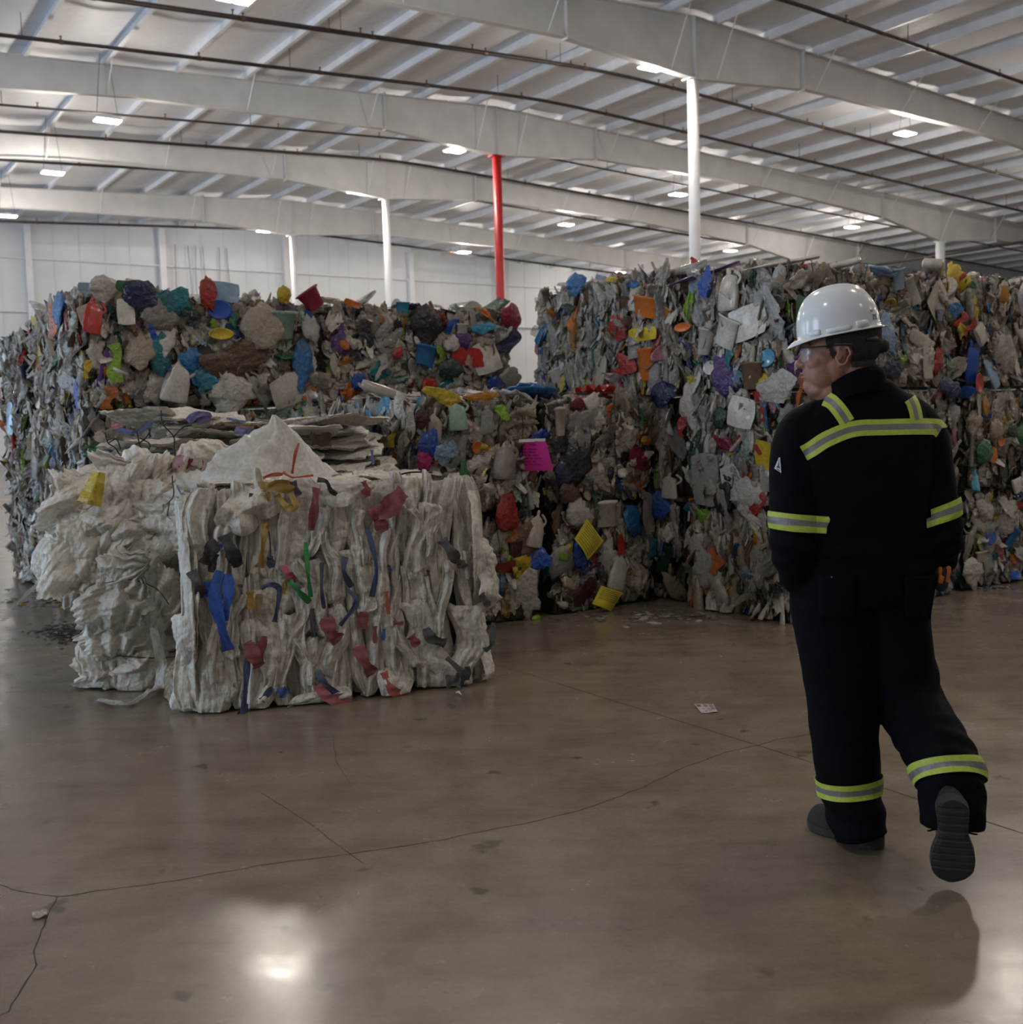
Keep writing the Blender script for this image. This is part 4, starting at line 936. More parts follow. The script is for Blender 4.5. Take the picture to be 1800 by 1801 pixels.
# billowing film on the near left side of that bale
def px_lump(x, y, w, h, depth, out, **kw):
    p = at_px(W2, 'front', x, y, out); d = np.linalg.norm(W2.rot @ p + W2.org - CP) * pz * 1.0
    return lumps(W2, p, w * d, depth, h * d, r2, **kw)
def drape(x, y, w, h, out, roll, r, amp=.1, nu=64, nv=66, color=None, name='draped_film', sag=.22, mat='wfilm'):
    p = at_px(W2, 'front', x, y, out); d = np.linalg.norm(W2.rot @ p + W2.org - CP) * pz; w *= d; h *= d
    u, v = uvg(nu, nv); P = np.stack([u * 2.2, v * 2.2], 1); ang = np.arctan2(v, u); rad = np.sqrt(u * u + v * v)
    k = 1 + .16 * np.sin(ang * 2 + r.rand() * 6) + .10 * np.sin(ang * 4 + r.rand() * 6) + .05 * np.sin(ang * 9 + r.rand() * 6) + .03 * np.sin(ang * 29 + r.rand() * 6) * (np.hypot(u, v) > .42)
    qx, qy = r.uniform(-.5, .5), r.choice([-.62, .62]); a2 = np.arctan2(v - qy, u - qx); d2 = np.hypot(u - qx, v - qy); ro = .10 * (tri(a2 / 6.283 * r.uniform(13, 20) + .5 * d2 + r.rand()) - .5) * np.minimum(1, d2 * 2.0) * np.exp(-d2 * .8)
    z = amp * (1.0 * crisp(P, r, 1.0, 2.4) + .07 * crumple(P, 5, 4, 8, r, .1)) + ro * .7 - sag * 3 * rad ** 2.2
    u, v = rnd(u, v); X = u * w * k; Y = v * h * k; cr, sr = math.cos(roll), math.sin(roll)
    V = p + np.outer(cr * X - sr * Y, [1, 0, 0]) + np.outer(sr * X + cr * Y, [0, 0, 1]) + np.outer(z, [0, -1, 0])
    V[:, 2] = np.maximum(V[:, 2], .006)
    return sheetmesh(V, gridq(nu, nv), M[mat], name, W2, None, color or wcol(r))
px_lump(215, 985, 230, 190, .42, .08, amp=.5); px_lump(150, 960, 130, 150, .34, .02, amp=.3); px_lump(238, 1052, 150, 130, .36, .2, amp=.25)
px_lump(255, 1150, 120, 105, .32, .2, amp=.7); px_lump(190, 1142, 70, 62,   .2, .16, amp=.8); px_lump(300, 1070, 80, 240, .2, .12, amp=.25)
px_lump(318, 1176, 84, 98, .26, .62, amp=.9, color=(.40, .31, .20), name='brown_film', lab='brown crumpled film'); px_lump(185, 860, 130, 80, .34, .0, amp=.3)
drape(215, 945, 270, 210, .34, .35, r2); drape(150, 950, 150, 190, .28, -.2, r2); drape(235, 1045, 160, 140, .44, .2, r2, .07); drape(262, 860, 230, 130, .22, .4, r2)
drape(330, 840, 190, 110, .3, .3, r2); drape(180, 1010, 150, 90, .36, -.5, r2); drape(330, 870, 130, 80, .52, .0, r2, .06); drape(165, 905, 110, 80, .36, .3, r2)
drape(245, 1150, 120, 70, .42, .1, r2, .06); drape(300, 905, 150, 150, .44, .9, r2)
for k in range(30):                                     # torn sheets of film hanging over the bulge
    x_ = r2.uniform(105, 325); y_ = r2.uniform(840, 1185)
    x_ = max(x_, 215 if y_ < 880 else 150 if y_ < 1000 else 215)
    o_ = .14 + .34 * math.exp(-((x_ - 225) / 110) ** 2 - ((y_ - 1000) / 170) ** 2) + r2.uniform(-.02, .03)
    drape(x_, y_, r2.uniform(80, 170), r2.uniform(60, 130), o_, r2.uniform(-1.2, 1.2), r2, r2.uniform(.04, .08), 44, 46, name='torn_film', sag=.08, mat='clean' if k % 2 else 'wfilm')
# flap of clear film sticking out to the left
u, v = uvg(8, 20); p = at_px(W2, 'front', 92, 1003, .22)
V = p + np.outer(u * .13 * (1 + .2 * np.sin(v * 5)), [.62, 0, .78]) + np.outer(v * .40, [.80, 0, .60]) + np.outer(.02 * np.sin(v * 9) + .05 * u, [0, -1, 0])
sheetmesh(V, gridq(8, 20), M['wfilm'], 'film_flap', W2, None, (.6, .6, .59), 'shiny translucent film flap')
# pale tail of sack webbing trailing onto the floor, and loose threads
def ribbon3(B, pts, w, mat, name, color, r, lab=None, up=(0, 0, 1), nu=6, sub=8, amp=.15):
    P = interp_rows(pts, len(pts) * sub); n = len(P); Tn = np.gradient(P, axis=0); Tn /= np.linalg.norm(Tn, axis=1)[:, None] + 1e-9
    S = np.cross(Tn, np.asarray(up, float)); S /= np.linalg.norm(S, axis=1)[:, None] + 1e-9; Nn = np.cross(S, Tn)
    ws = w * (1 + .22 * np.sin(np.linspace(0, 9, n) + r.rand() * 6) + .1 * r.randn(n) * .5); V = []
    for i in range(n):
        for k in range(nu):
            q = k / (nu - 1) - .5; V.append(P[i] + S[i] * q * ws[i] + Nn[i] * (amp * w * (math.sin(q * 7 + i * .35) * .5 + .3 * math.sin(i * .9 + q * 3))))
    o = sheetmesh(np.array(V), gridq(n, nu), mat, name, B, None, color, lab); return o
def gl(B, x, y, z=.012): return B.local(ground(x, y, z))
tail = [at_px(W2, 'front', 265, 1080, .45), at_px(W2, 'front', 276, 1130, .5), at_px(W2, 'front', 275, 1170, .52), gl(W2, 268, 1212, .05), gl(W2, 245, 1228, .02), gl(W2, 215, 1238, .02), gl(W2, 172, 1230, .02)]
ribbon3(W2, tail, .055, M['sack'], 'webbing_tail', (.66, .63, .58), r2, 'frayed white webbing tail trailing on the floor')
# tall draped peak on the top
def peak(B, x, y, base_y, R, r):
    p = at_px(B, 'front', x, base_y, -.42); top = at_px(B, 'front', x, y, -.42); hh = top[2] - B.h + .04
    th, q = np.meshgrid(np.linspace(0, 2 * np.pi, 72, endpoint=False), np.linspace(.02, 1, 34), indexing='ij'); th = th.ravel(); q = q.ravel()
    Rr = R * (1 + .28 * np.sin(th * 2 + 1) + .14 * np.sin(th * 3 + 2))
    PP = np.stack([np.cos(th) * q * 2, np.sin(th) * q * 2], 1)
    z = hh * (1 - q) ** 1.55 + .09 * q * (1 - q) * 2.6 * (tri(th / 6.283 * 9 + .6 * q) - .5) + (.075 * crisp(PP, r, 1.0, 2.4) + .02 * crumple(PP, 5, 2, 5, r, .1)) * np.minimum(1, q * 2.5) - .10 * np.maximum(0, q - .8) * 5 * .5
    V = np.stack([top[0] + .06 * q + np.cos(th) * Rr * q + .03 * (1 - q) ** 2 + .03 * np.sin(q * 7) , -.02 + np.sin(th) * Rr * q * .8, B.h + z], 1)
    return sheetmesh(V, gridq(72, 34, True), M['clean'], 'peaked_sack', B, None, (.80, .77, .71), 'white sack pulled up into a peak')
peak(W1, 490, 738, 850, .38, r2)
# red stitched seam on the peak, straps and bands, traced on the face they lie on
def strap(B, f, pts, wpx, color, name, out=.128, lab=None, mat='strap'):
    c, t, u, n, fw, fh = B.face(f); P = [at_px(B, f, x, y, out + rs.uniform(-.006, .01)) for x, y in pts]
    P[0] = P[0] - n * .03; P[-1] = P[-1] - n * .03
    d = np.linalg.norm(B.rot @ P[0] + B.org - CP) * pz
    col = C[color] if isinstance(color, str) else color
    return ribbon3(B, P, wpx * d, M[mat], name, col, rs, lab, up=n, amp=.13)
RB_ = (.27, .06, .065); NV = (.05, .065, .13); DG = (.06, .06, .062); MU = (.40, .24, .045); BL = (.018, .10, .46); GR = (.02, .27, .07)
S = [([(384, 1000), (374, 1045), (386, 1095), (398, 1138)], 17, BL, 'blue_strap'), ([(399, 1006), (396, 1050), (388, 1085)], 15, BL, 'blue_strap'), ([(362, 1018), (364, 1044)], 13, BL, 'blue_strap'), ([(369, 950), (386, 962)], 12, (.03, .07, .3), 'blue_strap'),
     ([(378, 948), (366, 965), (358, 988)], 20, (.02, .02, .02), 'black_strap'), ([(390, 938), (404, 968), (416, 992)], 20, (.025, .025, .026), 'black_strap'), ([(376, 970), (368, 1002)], 11, (.02, .02, .02), 'black_strap'), ([(334, 1000), (346, 1022), (352, 1046)], 15, DG, 'grey_strap'),
     ([(702, 862), (676, 888), (645, 905)], 30, RB_, 'red_band'), ([(655, 905), (668, 932)], 20, RB_, 'red_band'), ([(551, 856), (546, 890), (542, 930)], 13, RB_, 'red_band'), ([(631, 845), (640, 872)], 13, RB_, 'red_band'), ([(430, 1122), (444, 1150), (452, 1165)], 20, RB_, 'red_band'), ([(460, 1112), (452, 1160)], 11, RB_, 'red_band'), ([(494, 990), (500, 1005), (516, 1018)], 13, (.42, .08, .12), 'red_band'), ([(568, 1080), (574, 1105), (590, 1120)], 22, RB_, 'red_band'), ([(632, 1070), (630, 1100)], 16, RB_, 'red_band'), ([(622, 1130), (632, 1155), (648, 1178)], 18, RB_, 'red_band'), ([(668, 1175), (680, 1205), (705, 1212)], 13, (.45, .09, .07), 'red_band'), ([(556, 1195), (570, 1218), (612, 1222)], 18, (.44, .12, .14), 'red_band'), ([(652, 1095), (652, 1125)], 7, RB_, 'red_band'), ([(714, 1112), (726, 1130)], 14, RB_, 'red_band'), ([(672, 1035), (676, 1075)], 6, (.5, .1, .04), 'red_band'), ([(683, 1090), (702, 1091)], 6, RB_, 'red_band'),
     ([(470, 975), (474, 995)], 12, NV, 'navy_seam'), ([(455, 1030), (470, 1022), (485, 1030), (482, 1060), (478, 1088)], 8, NV, 'navy_seam'), ([(600, 975), (596, 1000), (612, 1028)], 9, NV, 'navy_seam'), ([(638, 925), (646, 960), (652, 1000), (647, 1045)], 8, (.05, .08, .18), 'navy_seam'), ([(560, 985), (558, 1030), (564, 1065)], 6, NV, 'navy_seam'), ([(604, 1032), (618, 1052), (592, 1095)], 8, NV, 'navy_seam'), ([(432, 1140), (428, 1190), (424, 1245)], 9, NV, 'navy_seam'), ([(553, 1172), (562, 1190), (588, 1215)], 10, NV, 'navy_seam'), ([(456, 1225), (475, 1202)], 10, NV, 'navy_seam'), ([(484, 1215), (500, 1205)], 16, (.05, .10, .26), 'navy_seam'), ([(544, 1065), (546, 1115)], 8, DG, 'navy_seam'), ([(560, 1180), (566, 1196)], 8, NV, 'navy_seam'), ([(420, 1238), (430, 1246)], 20, NV, 'navy_seam'), ([(675, 990), (681, 1000)], 5, (.03, .05, .2), 'navy_seam'), ([(668, 1100), (666, 1120)], 6, (.02, .12, .3), 'blue_strap'),
     ([(532, 950), (534, 1000), (541, 1045)], 7, GR, 'green_strap'), ([(492, 1002), (515, 1030), (540, 1055)], 9, GR, 'green_strap'),
     ([(462, 920), (458, 945), (455, 995)], 9, MU, 'mustard_strap'), ([(455, 925), (470, 922)], 14, MU, 'mustard_strap'), ([(452, 858), (475, 852), (512, 856)], 18, MU, 'mustard_strap'), ([(482, 868), (498, 888), (512, 886), (505, 862)], 11, MU, 'mustard_strap'), ([(460, 860), (464, 880)], 14, MU, 'mustard_strap'), ([(436, 1036), (438, 1066)], 11, MU, 'mustard_strap'), ([(498, 1015), (494, 1040)], 7, MU, 'mustard_strap'), ([(452, 1040), (450, 1080)], 10, (.30, .22, .10), 'mustard_strap'),
     ([(768, 945), (784, 970), (796, 985)], 17, DG, 'grey_strap'), ([(797, 985), (810, 995)], 14, DG, 'grey_strap'), ([(740, 1098), (748, 1115), (775, 1126)], 16, DG, 'grey_strap'), ([(776, 1150), (800, 1175), (802, 1198)], 9, DG, 'grey_strap'), ([(775, 1192), (800, 1188)], 20, (.11, .11, .115), 'grey_strap'), ([(812, 1165), (812, 1190)], 12, DG, 'grey_strap'), ([(836, 1040), (850, 1062)], 11, DG, 'grey_strap'), ([(858, 1090), (852, 1125), (842, 1138)], 9, DG, 'grey_strap'), ([(440, 866), (434, 895)], 8, DG, 'grey_strap'), ([(552, 842), (566, 845), (574, 860), (586, 868)], 7, (.02, .02, .02), 'black_strap'), ([(510, 845), (520, 870)], 10, (.05, .05, .09), 'navy_seam')]
for pts, w_, c_, nm_ in S: strap(W1, 'front', pts, w_ * 1.08, c_, nm_)
strap(W1, 'right', [(842, 838), (860, 826), (878, 840)], 12, (.50, .30, .06), 'mustard_strap', .05)
for pts, w_, c_, nm_ in [([(320, 852), (336, 878)], 7, (.04, .12, .26), 'blue_strap'), ([(310, 822), (330, 812), (352, 815)], 13, RB_, 'red_band')]: strap(W1, 'left' if pts[0][0] < 330 else 'front', pts, w_, c_, nm_, .06)
# printed bands on the flattened sacks, twine and the yellow wrapper
for pts, w_, c_, nm_ in [([(335, 742), (350, 728), (372, 730), (352, 742)], 11, (.16, .12, .28), 'printed_band'), ([(340, 738), (352, 730)], 8, (.35, .08, .10), 'printed_band'), ([(420, 756), (440, 762), (462, 760)], 13, (.16, .16, .30), 'printed_band'), ([(425, 752), (455, 752)], 5, (.4, .2, .2), 'printed_band'), ([(205, 755), (240, 760), (270, 742)], 8, (.08, .12, .28), 'printed_band'), ([(195, 750), (215, 748)], 8, (.5, .22, .25), 'printed_band'), ([(300, 822), (330, 812), (352, 814)], 18, (.32, .05, .06), 'red_band'), ([(405, 735), (440, 742)], 4, (.15, .25, .45), 'printed_band'), ([(640, 790), (642, 815)], 5, (.12, .16, .35), 'printed_band')]:
    strap(W2, 'front', pts, w_, c_, nm_, -.2 if pts[0][1] < 780 else .25)
for pts, w_, c_, nm_ in [([(455, 850), (480, 838), (505, 836)], 6, (.55, .10, .05), 'red_stitching'), ([(522, 835), (526, 800), (534, 780)], 5, (.55, .10, .05), 'red_stitching'), ([(505, 832), (524, 842), (560, 838)], 4, (.55, .10, .05), 'red_stitching')]: strap(W1, 'front', pts, w_, c_, nm_, -.12)
p = at_px(W2, 'front', 168, 852, .4); Bm = W2.basis('front', -.35)
u, v = uvg(9, 18); V = p + np.outer(u * .10 * (1 - .5 * v) * (1 - .35 * np.maximum(0, v)), Bm[:, 0]) + np.outer(v * .18, Bm[:, 1]) + np.outer(.03 * np.cos(u * 6) + .01 * np.sin(v * 12), Bm[:, 2])
sheetmesh(V, gridq(9, 18), M['film'], 'yellow_wrapper', W2, None, (.70, .50, .04), 'yellow plastic wrapper')
strap(W2, 'front', [(548, 775), (585, 775)], 26, (.14, .085, .045), 'cardboard_piece', .0)
for k in range(5): flatsheet(W2, (W2.la / 2 - .32 + r2.uniform(-.08, .08), -.12 + r2.uniform(-.1, .12), 1.16 + .05 * k), .62, .5, r2, -.25 + r2.uniform(-.2, .2), .18, .035, droop=.1)
def twine(B, f, pts, out, r=.0032):
    P = interp_rows([at_px(B, f, x, y, out) for x, y in pts], len(pts) * 7); m = MB(); m.tube(P, r, 5, False); return m.build('baling_twine', M['wire'], B.root, True)
for pts in ([(282, 722), (285, 745), (304, 768), (305, 790), (313, 812)], [(304, 768), (320, 752), (335, 748)], [(240, 758), (245, 780), (258, 810)], [(185, 760), (190, 778), (205, 790), (220, 822)], [(220, 790), (250, 775), (262, 760)], [(192, 778), (205, 772), (212, 790)], [(245, 770), (262, 780), (260, 792)]): twine(W2, 'front', pts, .1, .004)
for pts in ([(330, 882), (322, 930), (316, 1000)], [(382, 875), (350, 880), (312, 884), (300, 872), (306, 862)], [(352, 860), (372, 875), (384, 862)]): twine(W1, 'left', pts, .09, .003)
twine(W2, 'front', [(185, 1005), (230, 1000), (270, 1015), (290, 1040)], .5, .0025); twine(W2, 'front', [(205, 1128), (260, 1132), (310, 1130)], .42, .003)
twine(W1, 'front', [(700, 840), (730, 832), (770, 832)], -.1, .005)
for B in (W1, W2):
    o = B.finish('packed_sacks')

# ------------------------------------------------------------------ loose things on the floor
def floor_scrap(name, corners, mat, label, cat, marks=None, curl=.004):
    P = np.array([ground(x, y, .003) for x, y in corners]); ctr = P.mean(0); ctr[2] = 0.0; nu = 7
    V = []
    for i in range(nu):
        for j in range(nu):
            a, b = i / (nu - 1), j / (nu - 1); q = P[0] * (1 - a) * (1 - b) + P[1] * a * (1 - b) + P[2] * a * b + P[3] * (1 - a) * b
            V.append(q - ctr + Z3 * (curl * (math.sin(a * 5) * math.sin(b * 4) * .5 + .5)))
    V = np.array(V); Q = gridq(nu, nu); me = mesh_np(name, np.concatenate([V, V - Z3 * .0008]), np.concatenate([Q[:, ::-1], Q + len(V)]), True); me.materials.append(mat)
    o = obj(name, me); o.location = Vector(ctr); tag(o, label, cat)
    if marks:
        mb = MB()
        for a0, b0, a1, b1 in marks:
            f = lambda a, b: P[0] * (1 - a) * (1 - b) + P[1] * a * (1 - b) + P[2] * a * b + P[3] * (1 - a) * b - ctr + Z3 * (.001 + curl * (math.sin(a * 5) * math.sin(b * 4) * .5 + .5))
            mb.add([f(a0, b0), f(a1, b0), f(a1, b1), f(a0, b1)], [(0, 1, 2, 3)])
        mb.build('print_marks', M['ink2'], o)
    return o
M['paper'] = simple('pale_label_paper', (.50, .40, .42), .6)
mk = [(.06, .1, .26, .38), (.44, .06, .5, .42), (.54, .08, .6, .4), (.7, .06, .94, .12), (.72, .2, .95, .28), (.74, .34, .9, .4), (.74, .48, .96, .56), (.76, .62, .98, .68), (.5, .56, .66, .62), (.54, .7, .6, .82), (.64, .68, .7, .8), (.2, .6, .36, .64), (.3, .8, .44, .86)]
floor_scrap('paper_label', [(1221, 1238.5), (1255, 1238.5), (1263, 1252.5), (1234, 1254.5)], M['paper'], 'torn pale pink printed label lying on the concrete left of the man', 'paper', mk)
M['shred'] = simple('clear_shred', (.34, .30, .27), .2)
floor_scrap('plastic_shred', [(56, 1608), (82, 1602), (84, 1614), (58, 1617)], M['shred'], 'small crumpled clear shred beside the floor crack at the lower left', 'scrap', None, .012)
M['wht'] = simple('white_card', (.60, .57, .52), .6)
floor_scrap('white_card', [(505, 1245), (530, 1225), (616, 1228), (520, 1240)], M['wht'], 'flat white card sticking out under the front sack bale', 'card')
rb = MB(); P = interp_rows([ground(x, y, .006) for x, y in ((206, 1194), (225, 1199), (245, 1200), (264, 1203))], 20)
V = []; 
for q in P: V += [q + np.array([0, -.012, 0]), q + np.array([0, .012, 0.003]), q + np.array([0, .012, .005]), q + np.array([0, -.012, .002])]
rb.add(V, [(4 * i + k, 4 * i + (k + 1) % 4, 4 * i + 4 + (k + 1) % 4, 4 * i + 4 + k) for i in range(19) for k in range(4)] + [(3, 2, 1, 0), (76, 77, 78, 79)])
M['bluetape'] = simple('blue_tape', (.06, .11, .33), .5); tag(rb.build('blue_ribbon', M['bluetape']), 'short blue ribbon on the floor under the webbing tail', 'ribbon')
V, Fc = [], []
sl = MB()
for x0, y0, x1, y1 in ((803, 1218, 812, 1222), (840, 1182, 858, 1196), (846, 1175, 848, 1192)):
    a, b = ground(x0, y0, .01), ground(x1, y1, .008); sl.tube([a, (a + b) / 2 + Z3 * .01, b], [.004, .006, .002], 6)
tag(sl.build('white_threads', M['wht']), 'frayed white threads on the floor at the right foot of the sack bale', 'scrap', None, 'stuff')
# dark grit swept against the film bale, and litter crumbs along the stacks
def litter(name, cx, cy, rx, ry, n, size, cols, label, px=True):
    VV = []; QQ = []; CC = []; nv = 0
    for i in range(n):
        x, y = (cx + rs.randn() * rx, cy + rs.randn() * ry); g = ground(x, y, .004); k = ['plastic_film', 'plastic_strip', 'packaging_sheet'][rs.randint(3)]; V, Q = LIBV[k][rs.randint(len(LIBV[k]))]
        sc = size * rs.uniform(.4, 1.3); a = rs.rand() * 6.28; R = np.array([[math.cos(a), -math.sin(a), 0], [math.sin(a), math.cos(a), 0], [0, 0, 1]])
        V = (V * np.array([sc, sc * 1.4, sc * .7])) @ R.T + g; V[:, 2] = np.maximum(V[:, 2], .002)
        VV.append(V); QQ.append(Q + nv); nv += len(V); c = np.array(cols[rs.randint(len(cols))]) * rs.uniform(.6, 1.2); CC.append(np.repeat(np.clip(c, 0, 1)[None], len(V), 0))
    me = mesh_np(name, np.concatenate(VV), np.concatenate(QQ), True, np.concatenate(CC)); me.materials.append(M['fill']); tag(obj(name, me), label, 'litter', None, 'stuff')
litter('floor_grit', 118, 1112, 26, 8, 420, .028, [(.03, .027, .025)] * 9 + [(.4, .38, .35)], 'patch of dark grit and flakes on the floor left of the film bale')
litter('floor_litter', 95, 1050, 40, 12, 90, .06, [C['white'], C['clear'], C['offw'], C['grey'], C['yellow']], 'small plastic litter on the floor at the foot of the left stack')
litter('floor_litter', 1150, 1083, 90, 6, 60, .05, [C['white'], C['offw'], C['grey'], C['offw']], 'small plastic litter on the floor in front of the right stack')
litter('floor_litter', 1745, 1033, 40, 2, 40, .05, [C['white'], C['offw'], C['grey'], C['mblue']], 'small plastic litter on the floor at the right edge')

# ================================================================== PERSON
def mp(x, y, Y): return onplane(x, y, (0, Y, 0), (0, 1, 0))
r3 = np.random.RandomState(3)
def ell_ring(c, rx, ry, n=28, ax=None, pw=2.3):
    X, Y = ax if ax else (np.array([1., 0, 0]), np.array([0, 1., 0])); th = np.linspace(0, 2 * np.pi, n, endpoint=False)
    cx = np.sign(np.cos(th)) * np.abs(np.cos(th)) ** (2 / pw); sy = np.sign(np.sin(th)) * np.abs(np.sin(th)) ** (2 / pw)
    return np.asarray(c) + np.outer(cx * rx, X) + np.outer(sy * ry, Y)
def limb(rows, m=24, n=26, pw=2.1):
    """rows: x y z ra rb ; rings perpendicular to the path (ra along the sideways axis, rb along depth)"""
    R = interp_rows(rows, m); P = R[:, :3]; T_ = np.gradient(P, axis=0); T_ /= np.linalg.norm(T_, axis=1)[:, None]; rings = []
    for p, t, ra, rb in zip(P, T_, R[:, 3], R[:, 4]):
        s = np.cross(np.array([0, 1., 0]), t); s /= np.linalg.norm(s) + 1e-9; d = np.cross(t, s); rings.append(ell_ring(p, ra, rb, n, (s, d), pw))
    return loft(rings)
def ball(c, rx, ry, rz, nu=28, nv=18):
    th, ph = np.meshgrid(np.linspace(0, 2 * np.pi, nu, endpoint=False), np.linspace(.02, np.pi - .02, nv), indexing='ij')
    V = np.stack([np.cos(th) * np.sin(ph) * rx, np.sin(th) * np.sin(ph) * ry, np.cos(ph) * rz], 2).reshape(-1, 3) + np.asarray(c)
    return V, [tuple(q) for q in gridq(nu, nv, True)] + [tuple(i * nv for i in range(nu)), tuple(i * nv + nv - 1 for i in range(nu))[::-1]]
def remeshed(name, parts, voxel, smooth=6, fac=.5):
    mb = MB()
    for V, Fc in parts: mb.add(V, Fc)
    me = mesh_py(name + '_raw', np.concatenate(mb.V), mb.Q); o = bpy.data.objects.new('tmp', me); COL.objects.link(o)
    m = o.modifiers.new('r', 'REMESH'); m.mode = 'VOXEL'; m.voxel_size = voxel; m.use_smooth_shade = True
    if smooth: s = o.modifiers.new('s', 'SMOOTH'); s.iterations = smooth; s.factor = fac
    dg = bpy.context.evaluated_depsgraph_get(); dg.update(); me2 = bpy.data.meshes.new_from_object(o.evaluated_get(dg)); me2.name = name
    bpy.data.objects.remove(o); bpy.data.meshes.remove(me); me2.polygons.foreach_set('use_smooth', np.ones(len(me2.polygons), bool)); return me2
def coords(me):
    a = np.empty(len(me.vertices) * 3, np.float32); me.vertices.foreach_get('co', a); return a.reshape(-1, 3).astype(float)
def vnormals(me):
    a = np.empty(len(me.vertices) * 3, np.float32); me.vertices.foreach_get('normal', a); return a.reshape(-1, 3).astype(float)
def setco(me, V): me.vertices.foreach_set('co', np.asarray(V, np.float32).ravel()); me.update()

PERS = empty('person', (1.13, 3.5, 0), 0, 'man in dark navy coveralls and white hard hat walking away, looking left', 'person')
PO = np.array([1.13, 3.5, 0.0])
def pobj(name, me, mat, parent=PERS):
    V = coords(me); setco(me, V - PO); o = obj(name, me, mat, parent); return o

# --- head: local axes fx = facing direction, fl = his left (towards the camera), up
HY = math.radians(8); FX = np.array([-math.cos(HY), math.sin(HY), 0]); FL = np.array([-math.sin(HY), -math.cos(HY), 0])
HO = mp(1478, 610, 3.53)
SX = 3.53 / F
def hp(x, y, l=0.0):
    """head point from the profile drawn in photograph pixels about (1478,610); l sideways in metres"""
    return HO + FX * ((1478 - x) * SX * 1.01) + Z3 * ((610 - y) * SX) + FL * l
def hball(x, y, l, rf, rl, ru): 
    V, Fc = ball((0, 0, 0), 1, 1, 1); V = np.outer(V[:, 0] * rf * SX, FX) + np.outer(V[:, 1] * rl, FL) + np.outer(V[:, 2] * ru * SX, Z3) + hp(x, y, l); return V, Fc
head = [hball(1481, 592, 0, 65, .088, 70), hball(1492, 604, 0, 54, .084, 50), hball(1448, 628, 0, 32, .066, 44), hball(1440, 655, 0, 25, .052, 32), hball(1470, 650, 0, 36, .074, 38), hball(1430, 677, 0, 15, .032, 14), hball(1455, 676, 0, 26, .056, 18),
        hball(1421, 605, 0, 9, .055, 7), hball(1426, 662, 0, 12, .027, 6.5), hball(1425, 652.5, 0, 11, .026, 6), hball(1446, 684, 0, 26, .052, 16), hball(1464, 688, 0, 34, .062, 24)]
for sg in (-1, 1): head += [hball(1437, 638, sg * .036, 17, .027, 15), hball(1448, 658, sg * .040, 24, .028, 26), hball(1415, 640, sg * .011, 6, .009, 5)]
nose = [np.concatenate([[hp(x, y, l) for x, y, l in row]]) for row in []]
nr = []
for x0, x1, y, wd in ((1417, 1434, 611, .011), (1412.5, 1434, 621, .013), (1406.5, 1434, 630, .016), (1401.5, 1434, 638, .019), (1405, 1434, 645, .016)):
    nr.append(np.array([hp(x1, y, -wd * 1.3), hp((x0 + x1) / 2, y, -wd), hp(x0 + 1, y, -wd * .5), hp(x0, y, 0), hp(x0 + 1, y, wd * .5), hp((x0 + x1) / 2, y, wd), hp(x1, y, wd * 1.3)]))
head.append(loft(nr))
# neck
head.append(limb([(*hp(1497, 640), .072, .072), (*hp(1500, 668), .074, .076), (*hp(1505, 700), .074, .076), (*hp(1508, 745), .076, .076)], 12))
# ears
for sg in (-1, 1):
    ang = np.linspace(.15, 2 * math.pi * .86, 22); pts = [hp(1474 + 9.5 * math.cos(a + 1.9) + (3 if math.sin(a + 1.9) > 0 else -1), 627 - 17 * math.sin(a + 1.9) , sg * (.084 + .012 * (1 + math.cos(a + 3.0)) )) for a in ang]
    head.append(tube(pts, .0048, 8)); head.append(hball(1475, 628, sg * .083, 8, .007, 14)); head.append(hball(1471, 643, sg * .086, 6, .0065, 6)); head.append(hball(1471, 630, sg * .092, 3, .004, 6))
# --- body joints (metres)
SHL, ELL, WRL = np.array([.945, 3.53, 1.335]), np.array([.918, 3.49, 1.02]), np.array([.965, 3.60, .85])
SHR, ELR, WRR = np.array([1.325, 3.55, 1.355]), np.array([1.385, 3.50, 1.0]), np.array([1.355, 3.64, .86])
HPL, KNL, ANL = np.array([1.045, 3.56, .90]), np.array([1.085, 3.55, .47]), np.array([1.115, 3.47, .085])
HPR, KNR, ANR = np.array([1.24, 3.57, .90]), np.array([1.30, 3.53, .47]), np.array([1.298, 3.205, .31])
def hand(w, d, side):
    """palm with four fingers and a thumb, slightly curled"""
    d = d / np.linalg.norm(d); s = np.cross(d, np.array([0, 1., 0])); s /= np.linalg.norm(s); nrm = np.cross(s, d); out = [limb([(*w, .028, .024), (*(w + d * .05), .04, .018), (*(w + d * .095), .041, .015)], 8, 14)]
    for k, L in enumerate((.068, .078, .073, .056)):
        b = w + d * .09 + s * (k - 1.5) * .0205; c = b + d * L * .45 + nrm * .006; e = c + d * L * .33 + nrm * .018; f = e + d * L * .2 + nrm * .022
        out.append(tube(interp_rows([b - d * .02, b, c, e, f], 12), np.linspace(.0095, .0072, 12), 10))
    b = w + d * .03 + s * side * .03; out.append(tube(interp_rows([b - s * side * .01, b + d * .02 + s * side * .018, b + d * .045 + s * side * .028, b + d * .068 + s * side * .028 + nrm * .01], 10), np.linspace(.0125, .008, 10), 10))
    return out
body = head + [limb([(1.13, 3.57, .82, .15, .10), (1.135, 3.57, .95, .17, .115), (1.135, 3.56, 1.10, .165, .12), (1.135, 3.555, 1.25, .175, .12), (1.13, 3.55, 1.35, .16, .10), (1.12, 3.55, 1.42, .09, .07)], 22, 28, 2.4)]
